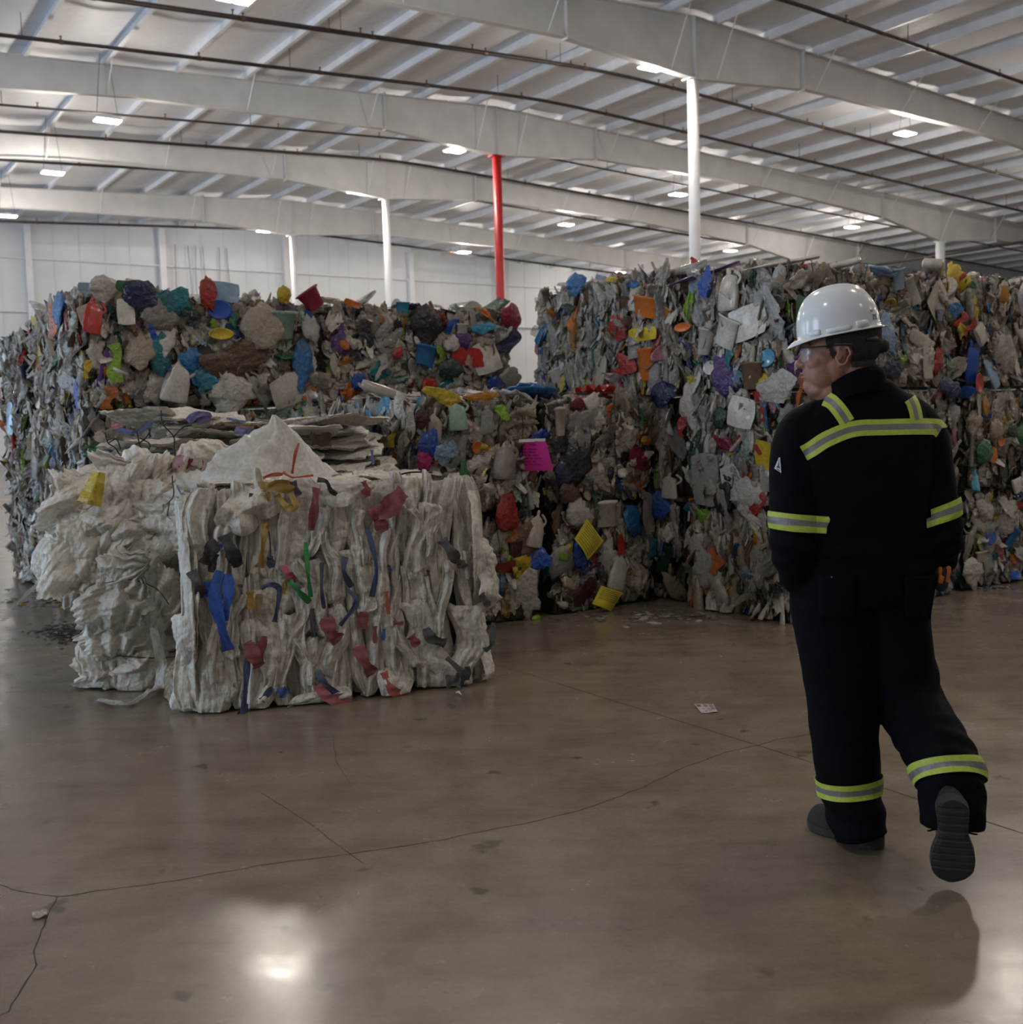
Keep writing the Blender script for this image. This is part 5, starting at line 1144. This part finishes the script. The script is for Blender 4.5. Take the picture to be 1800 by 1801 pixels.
for S_, E_, W_ in ((SHL, ELL, WRL), (SHR, ELR, WRR)): body.append(limb([(*(S_ + (0, 0, .02)), .055, .055), (*((S_ + E_) / 2), .048, .048), (*E_, .040, .040), (*((E_ + W_) / 2), .038, .038), (*W_, .028, .026)], 18, 16))
for H_, K_, A_ in ((HPL, KNL, ANL), (HPR, KNR, ANR)): body.append(limb([(*(H_ + (0, 0, .03)), .095, .10), (*((H_ + K_) / 2), .08, .085), (*K_, .058, .06), (*((K_ + A_) / 2 + np.array([0, -.02, 0])), .056, .06), (*A_, .04, .042)], 20, 18))
body += hand(WRL, np.array([.25, .45, -.8]), 1) + hand(WRR, np.array([-.35, .5, -.75]), -1)
body.append(ball((1.09, 3.55, .045), .042, .10, .035)); body.append(limb([(1.288, 3.17, .30, .026, .026), (1.282, 3.165, .20, .03, .024), (1.282, 3.18, .11, .03, .020)], 8, 14))
def skin_mat():
    m, nt, b = nmat('skin'); tc = N(nt, 'ShaderNodeTexCoord').outputs['Object']; f = noise(nt, 26, 5, .6, vec=tc); g = noise(nt, 320, 3, .6, vec=tc)
    c = ramp(nt, f, [(.3, (.27, .118, .076)), (.7, (.35, .17, .112))]); nt.links.new(mixc(nt, .25, c, ramp(nt, g, [(.35, (.6, .5, .45)), (.65, (1, 1, 1))]), 'MULTIPLY'), b.inputs['Base Color'])
    b.inputs['Roughness'].default_value = .55; b.inputs['Subsurface Weight'].default_value = .12; b.inputs['Subsurface Radius'].default_value = (.012, .005, .003); bump(nt, b, g, .12, .002); return m
M['skin'] = skin_mat()
bm_ = remeshed('body', body, .0036, 8); BODYV = coords(bm_); BODYN = vnormals(bm_)
BODY = pobj('body', bm_, M['skin'])
# eyes, brows, lips
M['eye'] = simple('eye_white', (.7, .68, .65), .2); M['lip'] = simple('lip', (.34, .12, .09), .45); M['hair'] = simple('short_dark_hair', (.022, .014, .010), .75, nscale=180, namp=.6, bstr=.9, bscale=260); M['iris'] = simple('iris', (.05, .03, .02), .2)
for sg in (-1, 1):
    m = MB(); m.add(*hball(1426, 619, sg * .034, 5.5, .011, 5)); pobj('eye', m_ := mesh_py('eye', np.concatenate(m.V), m.Q, True), M['eye'], BODY)
    m = MB(); P = interp_rows([hp(1421, 609, sg * .012), hp(1417.5, 604.5, sg * .030), hp(1424, 606, sg * .053)], 10); m.tube(P, .0035, 6); pobj('eyebrow', mesh_py('eyebrow', np.concatenate(m.V), m.Q, True), M['hair'], BODY)
m = MB(); m.tube(interp_rows([hp(1424, 657, -.024), hp(1414, 655, -.008), hp(1414, 655, .008), hp(1424, 657, .024)], 12), .0038, 8); m.tube(interp_rows([hp(1425, 660, -.022), hp(1416, 661.5, -.008), hp(1416, 661.5, .008), hp(1425, 660, .022)], 12), .0042, 8); pobj('lips', mesh_py('lips', np.concatenate(m.V), m.Q, True), M['lip'], BODY)
# hair: shell over the scalp
rel = BODYV - HO; hx = 1478 - (rel @ FX) / (SX * 1.01); hy = 610 - rel[:, 2] / SX; hl = rel @ FL
earm = (np.abs(hl) > .078) & (hx > 1460) & (hx < 1489) & (hy > 607) & (hy < 652)
edge = 2.0 * np.sin(hx * .9) + 1.5 * np.sin(hy * .8)
hm = (((hy < 616 + edge) & (hx > 1446 + edge + (hy - 596) * .25)) | ((hy < 655 + (hx - 1540) * .12 + edge) & (hx > 1489 + edge)) | ((hy < 630 + edge) & (hx > 1455) & (hx < 1466))) & ~earm & (hy < 662) & (hy > 500) & (np.abs(hl) < .2)
lay = np.clip((655 - hy) / 30, 0.1, 1) * .0042
fv = np.array([tuple(p.vertices) for p in bm_.polygons if len(p.vertices) == 4]); keep = hm[fv].all(1); used = np.unique(fv[keep]); mapi = -np.ones(len(BODYV), int); mapi[used] = np.arange(len(used))
Vh = BODYV[used] + BODYN[used] * lay[used][:, None] + r3.randn(len(used), 3) * .0006
pobj('hair', mesh_np('hair', Vh, mapi[fv[keep]]), M['hair'])

# --- coverall
def navy():
    m, nt, b = nmat('navy_twill'); tc = N(nt, 'ShaderNodeTexCoord').outputs['Object']; f = noise(nt, 9, 5, .6, vec=tc)
    nt.links.new(ramp(nt, f, [(.3, (.0010, .0011, .0022)), (.7, (.0019, .0022, .0044))]), b.inputs['Base Color']); b.inputs['Roughness'].default_value = .8; b.inputs['Specular IOR Level'].default_value = .08
    b.inputs['Sheen Weight'].default_value = .008; b.inputs['Sheen Tint'].default_value = (.2, .25, .5, 1)
    bump(nt, b, noise(nt, 14, 5, .6, vec=tc), .3, .02); return m
M['navy'] = navy()
cov = [limb([(1.165, 3.565, .80, .20, .165), (1.155, 3.565, .90, .238, .175), (1.150, 3.56, .98, .232, .172), (1.143, 3.555, 1.08, .222, .172), (1.136, 3.55, 1.18, .225, .172), (1.132, 3.545, 1.28, .232, .166), (1.132, 3.545, 1.365, .238, .148), (1.132, 3.54, 1.43, .200, .122), (1.128, 3.535, 1.475, .142, .105), (1.122, 3.53, 1.515, .098, .096)], 40, 40, 2.5)]
cov.append(limb([(1.06, 3.55, 1.385, .085, .09), (.985, 3.545, 1.368, .092, .095), (.945, 3.53, 1.31, .094, .095), (.926, 3.515, 1.18, .086, .092), (.918, 3.495, 1.05, .080, .088), (.925, 3.505, .97, .080, .085), (.945, 3.55, .90, .068, .07), (.962, 3.585, .858, .056, .055)], 34, 28))
cov.append(limb([(1.21, 3.56, 1.405, .085, .09), (1.285, 3.56, 1.388, .092, .095), (1.336, 3.55, 1.32, .092, .095), (1.362, 3.535, 1.18, .082, .09), (1.383, 3.51, 1.05, .076, .085), (1.385, 3.53, .97, .078, .082), (1.372, 3.585, .91, .066, .068), (1.358, 3.63, .868, .055, .053)], 34, 28))
cov.append(limb([(1.065, 3.565, .93, .15, .165), (1.062, 3.565, .80, .142, .155), (1.066, 3.555, .66, .124, .135), (1.078, 3.545, .50, .113, .122), (1.085, 3.535, .38, .110, .118), (1.092, 3.52, .26, .106, .115), (1.100, 3.505, .16, .097, .11), (1.114, 3.475, .075, .09, .11), (1.124, 3.462, .030, .086, .105)], 44, 30))
cov.append(limb([(1.235, 3.565, .93, .15, .165), (1.242, 3.565, .80, .136, .152), (1.256, 3.55, .66, .120, .135), (1.285, 3.525, .52, .113, .12), (1.300, 3.47, .44, .107, .11), (1.312, 3.36, .38, .104, .11), (1.317, 3.26, .325, .10, .106), (1.314, 3.21, .26, .097, .10), (1.308, 3.19, .165, .092, .094)], 44, 30))
cm = remeshed('coverall', cov, .0065, 7); V = coords(cm); n_ = vnormals(cm)
def wr(V, c, rad, amp, f, ax): 
    d = np.linalg.norm((V - np.asarray(c)) / np.asarray(rad), axis=1); w_ = np.exp(-d * d); q = V @ np.asarray(ax, float) * f + 1.3 * np.sin(V[:, 0] * 16 + V[:, 1] * 9) + .8 * np.sin(V[:, 2] * 11 + V[:, 0] * 7)
    return w_ * amp * np.sin(q)
disp = wr(V, (.92, 3.5, .98), (.12, .14, .14), .006, 95, (.3, 0, 1)) + wr(V, (1.385, 3.5, .98), (.12, .14, .14), .006, 95, (-.3, 0, 1)) + wr(V, (1.10, 3.5, .10), (.14, .16, .10), .008, 75, (.2, 0, 1)) + wr(V, (1.32, 3.3, .33), (.14, .2, .12), .007, 75, (0, .8, .6)) + wr(V, (1.15, 3.45, .72), (.2, .2, .16), .006, 60, (.8, 0, .6)) + wr(V, (1.29, 3.45, .50), (.12, .14, .12), .006, 70, (-.4, 0, 1)) + wr(V, (1.14, 3.4, 1.0), (.25, .2, .10), .004, 55, (.2, 0, 1)) + .0022 * crumple(V * 5, 6, .5, 2, r3, .3)
V = V + n_ * disp[:, None]; V[:, 2] = np.maximum(V[:, 2], .012); setco(cm, V)
COVT = BVHTree.FromPolygons([Vector(v) for v in V], [tuple(p.vertices) for p in cm.polygons])
COV = pobj('coverall', cm, M['navy'])
# collar
def collar():
    rows = []
    for k, (dz, dr) in enumerate(((-.012, .012), (.02, .010), (.05, .012), (.066, .016), (.066, .022), (.045, .024), (.012, .026), (-.02, .03))):
        R = []
        for a in np.linspace(0, 2 * np.pi, 40, endpoint=False):
            back = .5 - .5 * math.sin(a); c = np.array([1.118 - .010 * (1 - back), 3.53, 1.487]); h = dz * (.45 + .45 * back)
            R.append(c + np.array([math.cos(a) * (.078 + dr), math.sin(a) * (.080 + dr), h + .016 * back - .085 * (1 - back) + .018 * math.cos(a)]))
        rows.append(np.array(R))
    return loft(rows, False)
V_, F_ = collar(); pobj('collar', mesh_py('collar', V_, F_, True), M['navy'], COV)

# --- reflective bands
M['lime'] = simple('lime_tape', (.40, .48, .05), .6, nscale=90, namp=.12); M['silver'] = simple('silver_tape', (.17, .155, .145), .45, .1, nscale=40, namp=.12)
def band_mesh(name, rows, parent=None):
    """rows: along the band, each a list of 7 points across it; lime / silver / lime"""
    n = len(rows); k = len(rows[0]); V = np.array(rows).reshape(-1, 3); Q = []; mi = []
    for i in range(n - 1):
        for j in range(k - 1):
            Q.append((i * k + j, (i + 1) * k + j, (i + 1) * k + j + 1, i * k + j + 1)); mi.append(1 if 2 <= j <= 3 else 0)
    me = mesh_py(name, V, Q, False); me.materials.append(M['lime']); me.materials.append(M['silver']); me.polygons.foreach_set('material_index', np.array(mi, np.int32))
    o = pobj(name, me, None, parent or COV); s = o.modifiers.new('solid', 'SOLIDIFY'); s.thickness = .0018; s.offset = 0; return o
def proj(o, d, off=.0035):
    h = COVT.ray_cast(Vector(o), Vector(d).normalized())
    if h[0] is None: return None
    n = np.array(h[1]); n = n if n @ np.asarray(d) < 0 else -n
    return np.array(h[0]) + n * off
ACR = np.array([0, 1.6, 2.9, 3.0, 3.1, 4.4, 6.0]) / 6.0
def ring_band(c, ax, half, tilt=(0, 0), n=56, R=.3, lim=.16, off=.006):
    """band round a limb: c centre, ax limb axis, tilt = slope of the ring plane"""
    ax = np.asarray(ax, float); ax /= np.linalg.norm(ax); s = np.cross(ax, np.array([0, 1., 0])); s /= np.linalg.norm(s); d = np.cross(ax, s); rows = []
    for a in np.linspace(0, 2 * np.pi, n):
        o_ = s * math.cos(a) + d * math.sin(a); sl = tilt[0] * math.cos(a) + tilt[1] * math.sin(a); row = []
        for q in np.array([-1, -.7, -.36, 0, .36, .7, 1]):
            cc = np.asarray(c) + ax * (sl * .1 + q * half); p = proj(cc + o_ * R, -o_, off)
            if p is None or np.linalg.norm(p - cc) > lim: p = cc + o_ * lim * .8
            row.append(p)
        rows.append(row)
    R_ = np.array(rows)
    for _ in range(1): R_[1:-1] = (R_[:-2] + 2 * R_[1:-1] + R_[2:]) / 4
    R_[0] = R_[-1] = (R_[1] + R_[-2]) / 2
    return R_
band_mesh('arm_band', ring_band((.919, 3.497, 1.075), (.03, .03, 1), .027, (.07, .0), R=.16))
band_mesh('arm_band', ring_band((1.381, 3.515, 1.085), (-.07, .05, 1), .027, (-.22, .1), R=.15))
band_mesh('leg_band', ring_band((1.098, 3.512, .192), (0, 0, 1), .027, (-.10, .1), R=.15, lim=.135))
band_mesh('leg_band', ring_band((1.316, 3.265, .300), (0, .55, .83), .027, (.03, .0), R=.15, lim=.145, off=.009))
def path_band(name, ctr, wpx, m=40):
    """strip sewn on the back: centre line as seen in the photograph, laid on the cloth"""
    P = interp_rows(ctr, m); T_ = np.gradient(P, axis=0); T_ /= np.linalg.norm(T_, axis=1)[:, None]; Nn = np.stack([-T_[:, 1], T_[:, 0]], 1); rows = []
    for p, n in zip(P, Nn):
        row = []
        for q in (-1, -.7, -.36, 0, .36, .7, 1):
            x, y = p + n * q * wpx / 2; d = ray(x, y); row.append(proj(CP, d))
        if all(r is not None for r in row): rows.append(row)
    return band_mesh(name, rows)
path_band('back_band', [(1414, 798), (1430, 789), (1457, 772), (1503, 755), (1560, 752), (1640, 751), (1652, 757), (1667, 767)], 28, 70)
path_band('shoulder_band', [(1452, 702), (1464, 708), (1478, 724), (1491, 744)], 27)
path_band('shoulder_band', [(1588, 690), (1600, 702), (1608, 720), (1612, 740)], 21)
# triangle badge on the left sleeve
def badge():
    base = [(1365.5, 824), (1375, 832), (1374.5, 808), (1372.5, 805)]
    tri_ = [(1364, 824), (1376, 832), (1374, 805), (1372, 804.5)]
    c = np.array([.915, 3.44, 1.25])
    mb = MB(); o_ = []
    def pr(x, y, off): return proj(CP, ray(x, y), off)
    def patch(cs, off):
        n = 5; V = []
        for i in range(n):
            for j in range(n):
                a, b = i / (n - 1), j / (n - 1); q = (1 - a) * (1 - b) * np.array(cs[0]) + a * (1 - b) * np.array(cs[1]) + a * b * np.array(cs[2]) + (1 - a) * b * np.array(cs[3]); p = pr(q[0], q[1], off)
                if p is None: p = pr(q[0] + 2, q[1], off)
                if p is None: p = pr(q[0] + 4, q[1], off)
                if p is None: return
                V.append(p)
        mb.add(V, [tuple(q) for q in gridq(n, n)])
    patch(tri_, .004); mb.cur = 1; patch([(1368.5, 822), (1374, 824), (1373.4, 820), (1370, 819)], .006); patch([(1370.8, 819), (1372.5, 819), (1372.6, 813), (1371.8, 813)], .006); patch([(1368.5, 825.3), (1374, 829), (1374, 827.4), (1368.5, 824)], .006)
    mb.cur = 2; patch([(1371.6, 812), (1373, 812), (1372.8, 808), (1372.2, 808)], .006)
    if mb.V:
        me = mesh_py('sleeve_badge', np.concatenate(mb.V), mb.Q); ms = [simple('badge_white', (.5, .48, .47), .7), simple('badge_black', (.02, .02, .03), .7), simple('badge_red', (.35, .06, .07), .7)]
        for m in ms: me.materials.append(m)
        me.polygons.foreach_set('material_index', np.array(mb.mi, np.int32)); o = pobj('sleeve_badge', me, None, COV); o['label'] = 'white triangular badge on the sleeve'
badge()
# back pocket flap lines and small rivet
def pocket(cs, name):
    V = []
    n = 8
    for i in range(n):
        for j in range(n):
            a, b = i / (n - 1), j / (n - 1); q = (1 - a) * (1 - b) * np.array(cs[0]) + a * (1 - b) * np.array(cs[1]) + a * b * np.array(cs[2]) + (1 - a) * b * np.array(cs[3]); p = proj(CP, ray(*q), .004); V.append(p if p is not None else V[-1])
    me = mesh_py(name, V, [tuple(q) for q in gridq(n, n)], True); o = pobj(name, me, M['navy'], COV); s = o.modifiers.new('solid', 'SOLIDIFY'); s.thickness = .003
pocket([(1440, 1010), (1505, 1012), (1502, 1092), (1442, 1088)], 'back_pocket'); pocket([(1590, 1012), (1655, 1010), (1650, 1090), (1592, 1092)], 'back_pocket')
p = proj(CP, ray(1464, 1014), .004); m = MB(); m.add(*ball(p, .004, .003, .003, 10, 6)); pobj('snap', mesh_py('snap', np.concatenate(m.V), m.Q, True), simple('snap_metal', (.6, .58, .55), .3, .9), COV)

# --- shoes: local +y heel->toe, built then placed
M['shoe'] = simple('dark_shoe_upper', (.007, .0065, .006), .8, nscale=40, namp=.3, bstr=.4, bscale=90); M['sole'] = simple('dark_rubber_sole', (.021, .018, .0155), .75, nscale=30, namp=.25, bstr=.25); M['lace'] = simple('shoe_lace', (.012, .012, .013), .8)
def shoe(name, origin, yaw, pitch, bend=0.0, roll=0.0, side=1):
    """origin: toe contact point; pitch lifts the heel"""
    L = .292
    def half(y):        # outline half widths, inner/outer
        t = y / L; w = .041 + .020 * math.exp(-((t - .72) / (.24 if t < .72 else .45)) ** 2) + .004 * math.exp(-((t - .12) / .16) ** 2) - .004 * math.exp(-((t - .42) / .12) ** 2); e0 = math.sqrt(max(.03, 1 - (1 - min(1, t / .15)) ** 2)); e1 = max(.02, 1 - (1 - min(1, (1 - t) / .26)) ** 2.5) ** (1 / 2.2)
        return w * e0 * e1
    ys = np.concatenate([np.linspace(0.0, .03, 5), np.linspace(.04, L - .04, 46), np.linspace(L - .03, L, 6)])
    def cl(y): return .010 * side * math.sin((y / L) * 2.4)
    sole = []; n = 18
    for y in ys:
        h = max(half(y), .004); z0 = .004 * max(0, 1 - (L - y) / .05) ** 1 * 3; g = 0.0
        t = y / L
        if .06 < t < .94: g = .0035 * (1 if (math.sin((t * 11.5 + .15 * math.sin(t * 9)) * 2 * math.pi) > .82) else 0)
        zt = .030 + .008 * max(0, 1 - t / .35)
        ring = [(cl(y) + h * s, y, z0 + g + .004 * abs(s) ** 6) for s in np.linspace(-1, 1, 9)] + [(cl(y) + h * 1.03 * s, y, zt) for s in np.linspace(1, -1, 9)]
        sole.append(np.array(ring))
    up = []
    for t in np.linspace(.015, .985, 34):
        y = t * L; h = half(y) * .98; top = np.interp(t, [0, .06, .2, .32, .45, .6, .75, .9, 1.0], [.095, .108, .112, .110, .100, .092, .086, .078, .052]); tw = np.interp(t, [0, .1, .3, .5, .75, 1], [.5, .62, .62, .55, .6, .5])
        ring = []
        for s in np.linspace(0, np.pi, 15):
            c, sn = math.cos(s), math.sin(s); ring.append((cl(y) + h * np.sign(c) * abs(c) ** (.55) * (1 - (1 - tw) * sn ** 1.4), y, .026 + (top - .026) * sn ** .8))
        ring += [(cl(y) + h * s, y, .022) for s in np.linspace(-1, 1, 5)]
        up.append(np.array(ring))
    laces = []
    for t in (.48, .55, .62, .69):
        y = t * L; top = np.interp(t, [.45, .6, .75], [.092, .076, .064]); w_ = half(y) * .55; laces.append([(cl(y) - w_, y - .006, top - .008), (cl(y), y, top + .004), (cl(y) + w_, y + .006, top - .008)])
    bow = [[(cl(.15) + .03 * k, .15 + .01, .09), (cl(.15) + .055 * k, .165, .085), (cl(.15) + .062 * k, .15, .06), (cl(.15) + .068 * k, .14, .045)] for k in (-1, 1)]
    def place(V):
        V = np.asarray(V, float).copy()
        if bend:                                        # toes stay flatter than the rest of the lifted foot
            k = np.maximum(0, V[:, 1] - L * .70); a = -bend * np.minimum(1, k / .06); y0 = L * .70
            V[:, 2] += k * np.tan(bend) * .8
        V[:, 1] -= L
        cp, sp = math.cos(pitch), math.sin(pitch); V = V @ np.array([[1, 0, 0], [0, cp, -sp], [0, sp, cp]]) if pitch else V
        cr, sr = math.cos(roll), math.sin(roll); V = V @ np.array([[cr, 0, -sr], [0, 1, 0], [sr, 0, cr]])
        cy, sy = math.cos(yaw), math.sin(yaw); V = V @ np.array([[cy, sy, 0], [-sy, cy, 0], [0, 0, 1]]); return V + np.asarray(origin)
    Vu, Fu = loft(up); o = pobj(name, mesh_py(name, place(Vu), Fu, True), M['shoe'])
    Vs, Fs = loft(sole); pobj('sole', mesh_py('sole', place(Vs), Fs, False), M['sole'], o)
    m = MB()
    for q in laces + bow: m.tube(place(interp_rows(q, 8)), .0028, 6)
    pobj('laces', mesh_py('laces', np.concatenate(m.V), m.Q, True), M['lace'], o)
    return o
toe = ground(1421, 1450); heel = ground(1535, 1495)
dv = (toe - heel)[:2]; yawL = math.atan2(-dv[0], dv[1]) if False else math.atan2(-dv[0], dv[1])
shoe('work_shoe', (toe[0] + .022, toe[1] + .012, .001), yawL * 1.0, 0.0, side=-1)
tc_ = ground(1668, 1564)
shoe('work_shoe', (tc_[0] + .002, tc_[1], .014), math.radians(-16), math.radians(76), roll=0.0, side=1)

# --- hard hat
def hat():
    tl = math.radians(9.0); hx_ = FX * math.cos(tl) - Z3 * math.sin(tl); hz_ = Z3 * math.cos(tl) + FX * math.sin(tl); c = hp(1476, 585)
    def w(f, l, u): return c + hx_ * f + FL * l + hz_ * u
    nu, nv = 96, 30; rows = []
    for i in range(nu):
        a = 2 * math.pi * i / nu; ca, sa = math.cos(a), math.sin(a); row = []
        for j in range(nv):
            q = j / (nv - 1); A = .131; Bl = .112; ph = q * math.pi / 2
            rr = math.sin(ph) ** .86; u_ = .148 * (max(math.cos(ph), 0) ** .80)
            rid = .0055 * math.exp(-((sa * rr * Bl) / .022) ** 4) * (1 if True else 0) * max(0, min(1, (.9 - rr) * 5))
            f_ = ca * rr * A - .004 * (1 - rr); row.append((f_, sa * rr * Bl, u_ + rid))
        # flange and visor
        vis = max(0, ca) ** 5; ext = .009 + .030 * vis + .004 * max(0, -ca) ** 4
        f0, l0, u0 = row[-1]
        for k, (e, dz) in enumerate(((.25, -.002), (.6, -.004 - .004 * vis), (1.0, -.007 - .014 * vis), (1.0, -.0105 - .014 * vis), (.5, -.0075 - .006 * vis), (.0, -.005), (-.35, -.003))):
            row.append((f0 + ca * ext * e, l0 + sa * ext * e, u0 + dz))
        for j in range(nv - 2, 2, -3): row.append((row[j][0] * .965, row[j][1] * .965, row[j][2] - .004))
        rows.append([w(*p) for p in row])
    m = len(rows[0]); V = np.array(rows).reshape(-1, 3)
    me = mesh_np('hard_hat', V, gridq(nu, m, True)[:, ::-1]); H = pobj('hard_hat', me, M['hat'])
    # accessory slots and bosses along the lower rim, each side
    for sg in (1, -1):
        for f_, wd, hh in ((.088, .032, .019), (.016, .076, .013), (-.058, .042, .021)):
            a = math.acos(max(-1, min(1, f_ / .131))); n = 9; ring = []
            mb = MB(); rowsb = []
            for k in range(n):
                ff = f_ + wd * (k / (n - 1) - .5); aa = math.acos(max(-1, min(1, ff / .131))); l = math.sin(aa) * .112; o_ = .0075 * (1 - abs(k / (n - 1) - .5) ** 4 * 8)
                rowsb.append(np.array([w(ff, sg * (l - .004), -.004), w(ff, sg * (l + o_), -.004), w(ff, sg * (l + o_ * .95), hh * .7), w(ff, sg * (l - .003 + o_ * .2), hh), w(ff, sg * (l - .008), hh)]))
            Vb, Fb = loft(rowsb); pobj('accessory_slot', mesh_py('accessory_slot', Vb, Fb, True), M['hat'], H)
    # lettering on the rear panel
    def text(body, size, f_ang, up, mat):
        cu = bpy.data.curves.new('lettering', 'FONT'); cu.body = body; cu.size = size; cu.extrude = .0003; cu.align_x = 'LEFT'
        t = bpy.data.objects.new('tmp', cu); COL.objects.link(t); dg = bpy.context.evaluated_depsgraph_get(); dg.update(); tm = bpy.data.meshes.new_from_object(t.evaluated_get(dg)); bpy.data.objects.remove(t)
        Vt = coords(tm); out = []
        for x, y, z in Vt:
            a = f_ang + x / .122; u_ = up + y; ph = math.acos(min(1, (max(u_, 0) / .148) ** (1 / .80))); rr = math.sin(ph) ** .86
            out.append(w(math.cos(a) * (rr * .131 + .0012 + z), math.sin(a) * (rr * .112 + .0012 + z), u_))
        setco(tm, np.array(out)); tm.name = 'lettering'; pobj('lettering', tm, mat, H)
    text('ZE', .024, math.radians(136), .016, simple('navy_print', (.012, .014, .06), .5)); text('SOLAR', .010, math.radians(150), .042, simple('blue_print', (.05, .30, .62), .5)) if False else text('SO', .011, math.radians(135), .041, simple('blue_print', (.05, .30, .62), .5))
    # suspension: band, ratchet knob and nape strap
    mb = MB(); rs_ = []
    for a in np.linspace(math.radians(120), math.radians(240), 18):
        rs_.append(np.array([w(math.cos(a) * .108 - .012, math.sin(a) * .094, z) for z in (-.062 + .018 * abs(math.sin(a)), -.035)] + [w(math.cos(a) * .112 - .012, math.sin(a) * .098, z) for z in (-.035, -.062 + .018 * abs(math.sin(a)))]))
    Vb, Fb = loft(rs_); pobj('nape_band', mesh_py('nape_band', Vb, Fb, True), M['blk'], H)
    mb.tube([hp(1541, 612, .012), hp(1552, 611, .012), hp(1557, 611, .012)], [.024, .023, .017], 18); pobj('ratchet_knob', mesh_py('ratchet_knob', np.concatenate(mb.V), mb.Q, False), M['blk'], H)
    P = interp_rows([hp(1550, 622, .016), hp(1549, 634, .018), hp(1542, 652, .02)], 10); Vr = []
    for q in P: Vr += [q - FL * .011, q + FL * .011, q + FL * .011 + FX * .002, q - FL * .011 + FX * .002]
    Fr = [(4 * i + k, 4 * i + (k + 1) % 4, 4 * i + 4 + (k + 1) % 4, 4 * i + 4 + k) for i in range(9) for k in range(4)] + [(3, 2, 1, 0), (36, 37, 38, 39)]
    pobj('nape_strap', mesh_py('nape_strap', Vr, Fr, True), simple('beige_strap', (.42, .36, .24), .6), H)
    return H
M['hat'] = simple('white_hat_plastic', (.74, .74, .73), .17, nscale=30, namp=.01); M['blk'] = simple('black_plastic', (.012, .012, .012), .4)
hat()
# --- safety glasses
m, nt, b = nmat('clear_lens'); b.inputs['Base Color'].default_value = (.9, .95, 1, 1); b.inputs['Roughness'].default_value = .03; tp = N(nt, 'ShaderNodeBsdfTransparent'); mx = N(nt, 'ShaderNodeMixShader'); mx.inputs[0].default_value = .82
nt.links.new(b.outputs[0], mx.inputs[1]); nt.links.new(tp.outputs[0], mx.inputs[2]); nt.links.new(mx.outputs[0], nt.nodes['Material Output'].inputs[0]); M['clearlens'] = m
m = MB()
for sg in (-1, 1):
    m.tube(interp_rows([hp(1420, 611.5, sg * .066), hp(1445, 610.5, sg * .080), hp(1470, 609.5, sg * .089), hp(1488, 611, sg * .090), hp(1501, 617, sg * .089)], 14), .0022, 6)
m.tube(interp_rows([hp(1420, 611.5, -.066), hp(1412, 611, -.04), hp(1411, 611, 0), hp(1412, 611, .04), hp(1420, 611.5, .066)], 14), .0022, 6)
G = pobj('safety_glasses', mesh_py('safety_glasses', np.concatenate(m.V), m.Q, True), M['blk'])
for sg in (-1, 1):
    rows = []
    for t in np.linspace(.08, 1, 9): rows.append([hp(1411 + 10 * t ** 2.4 , y, sg * .068 * t) for y in np.linspace(611, 636 - 8 * abs(t - .6), 6)])
    pobj('lens', mesh_np('lens', np.array(rows).reshape(-1, 3), gridq(9, 6)), M['clearlens'], G)

# --- work glove tucked in the right back pocket
gb = proj(CP, ray(1650, 1008), .012); GR_ = empty('work_glove', gb, 0, 'orange and black work glove sticking out of the man\'s back pocket', 'glove')
M['orange'] = simple('orange_glove_rubber', (.50, .13, .02), .6, nscale=60, namp=.2); M['gblk'] = simple('black_glove_knit', (.018, .017, .017), .8)
gm = MB(); pal = MB()
pal.add(*ball((0, .0, -.028), .024, .012, .03)); o = pal.build('palm', M['gblk'], GR_, True)
for k, (x, hgt, mt) in enumerate(((-.019, .010, 'gblk'), (-.007, .016, 'orange'), (.006, .014, 'gblk'), (.018, .017, 'orange'))):
    q = MB(); q.tube(interp_rows([(x * .8, -.002, -.025), (x, -.006, -.004), (x * 1.1, -.009, hgt), (x * 1.1, -.004, hgt + .006)], 10), [.0085] * 8 + [.0075, .004], 10); q.build('finger', M[mt], GR_, True)
q = MB(); q.tube(interp_rows([(-.008, -.012, -.026), (-.006, -.016, -.012), (-.002, -.016, -.004)], 8), .0085, 10); q.build('thumb', M['orange'], GR_, True)
SC.view_settings.view_transform='Standard';SC.view_settings.look='None';SC.view_settings.gamma=1.0;SC.view_settings.use_curve_mapping=False
SC.view_settings.exposure=-0.8
SC.cycles.max_bounces=7;SC.cycles.diffuse_bounces=3;SC.cycles.glossy_bounces=3;SC.cycles.transmission_bounces=3;SC.cycles.transparent_max_bounces=7;SC.cycles.sample_clamp_indirect=6.0
SC.cycles.adaptive_threshold=0.02
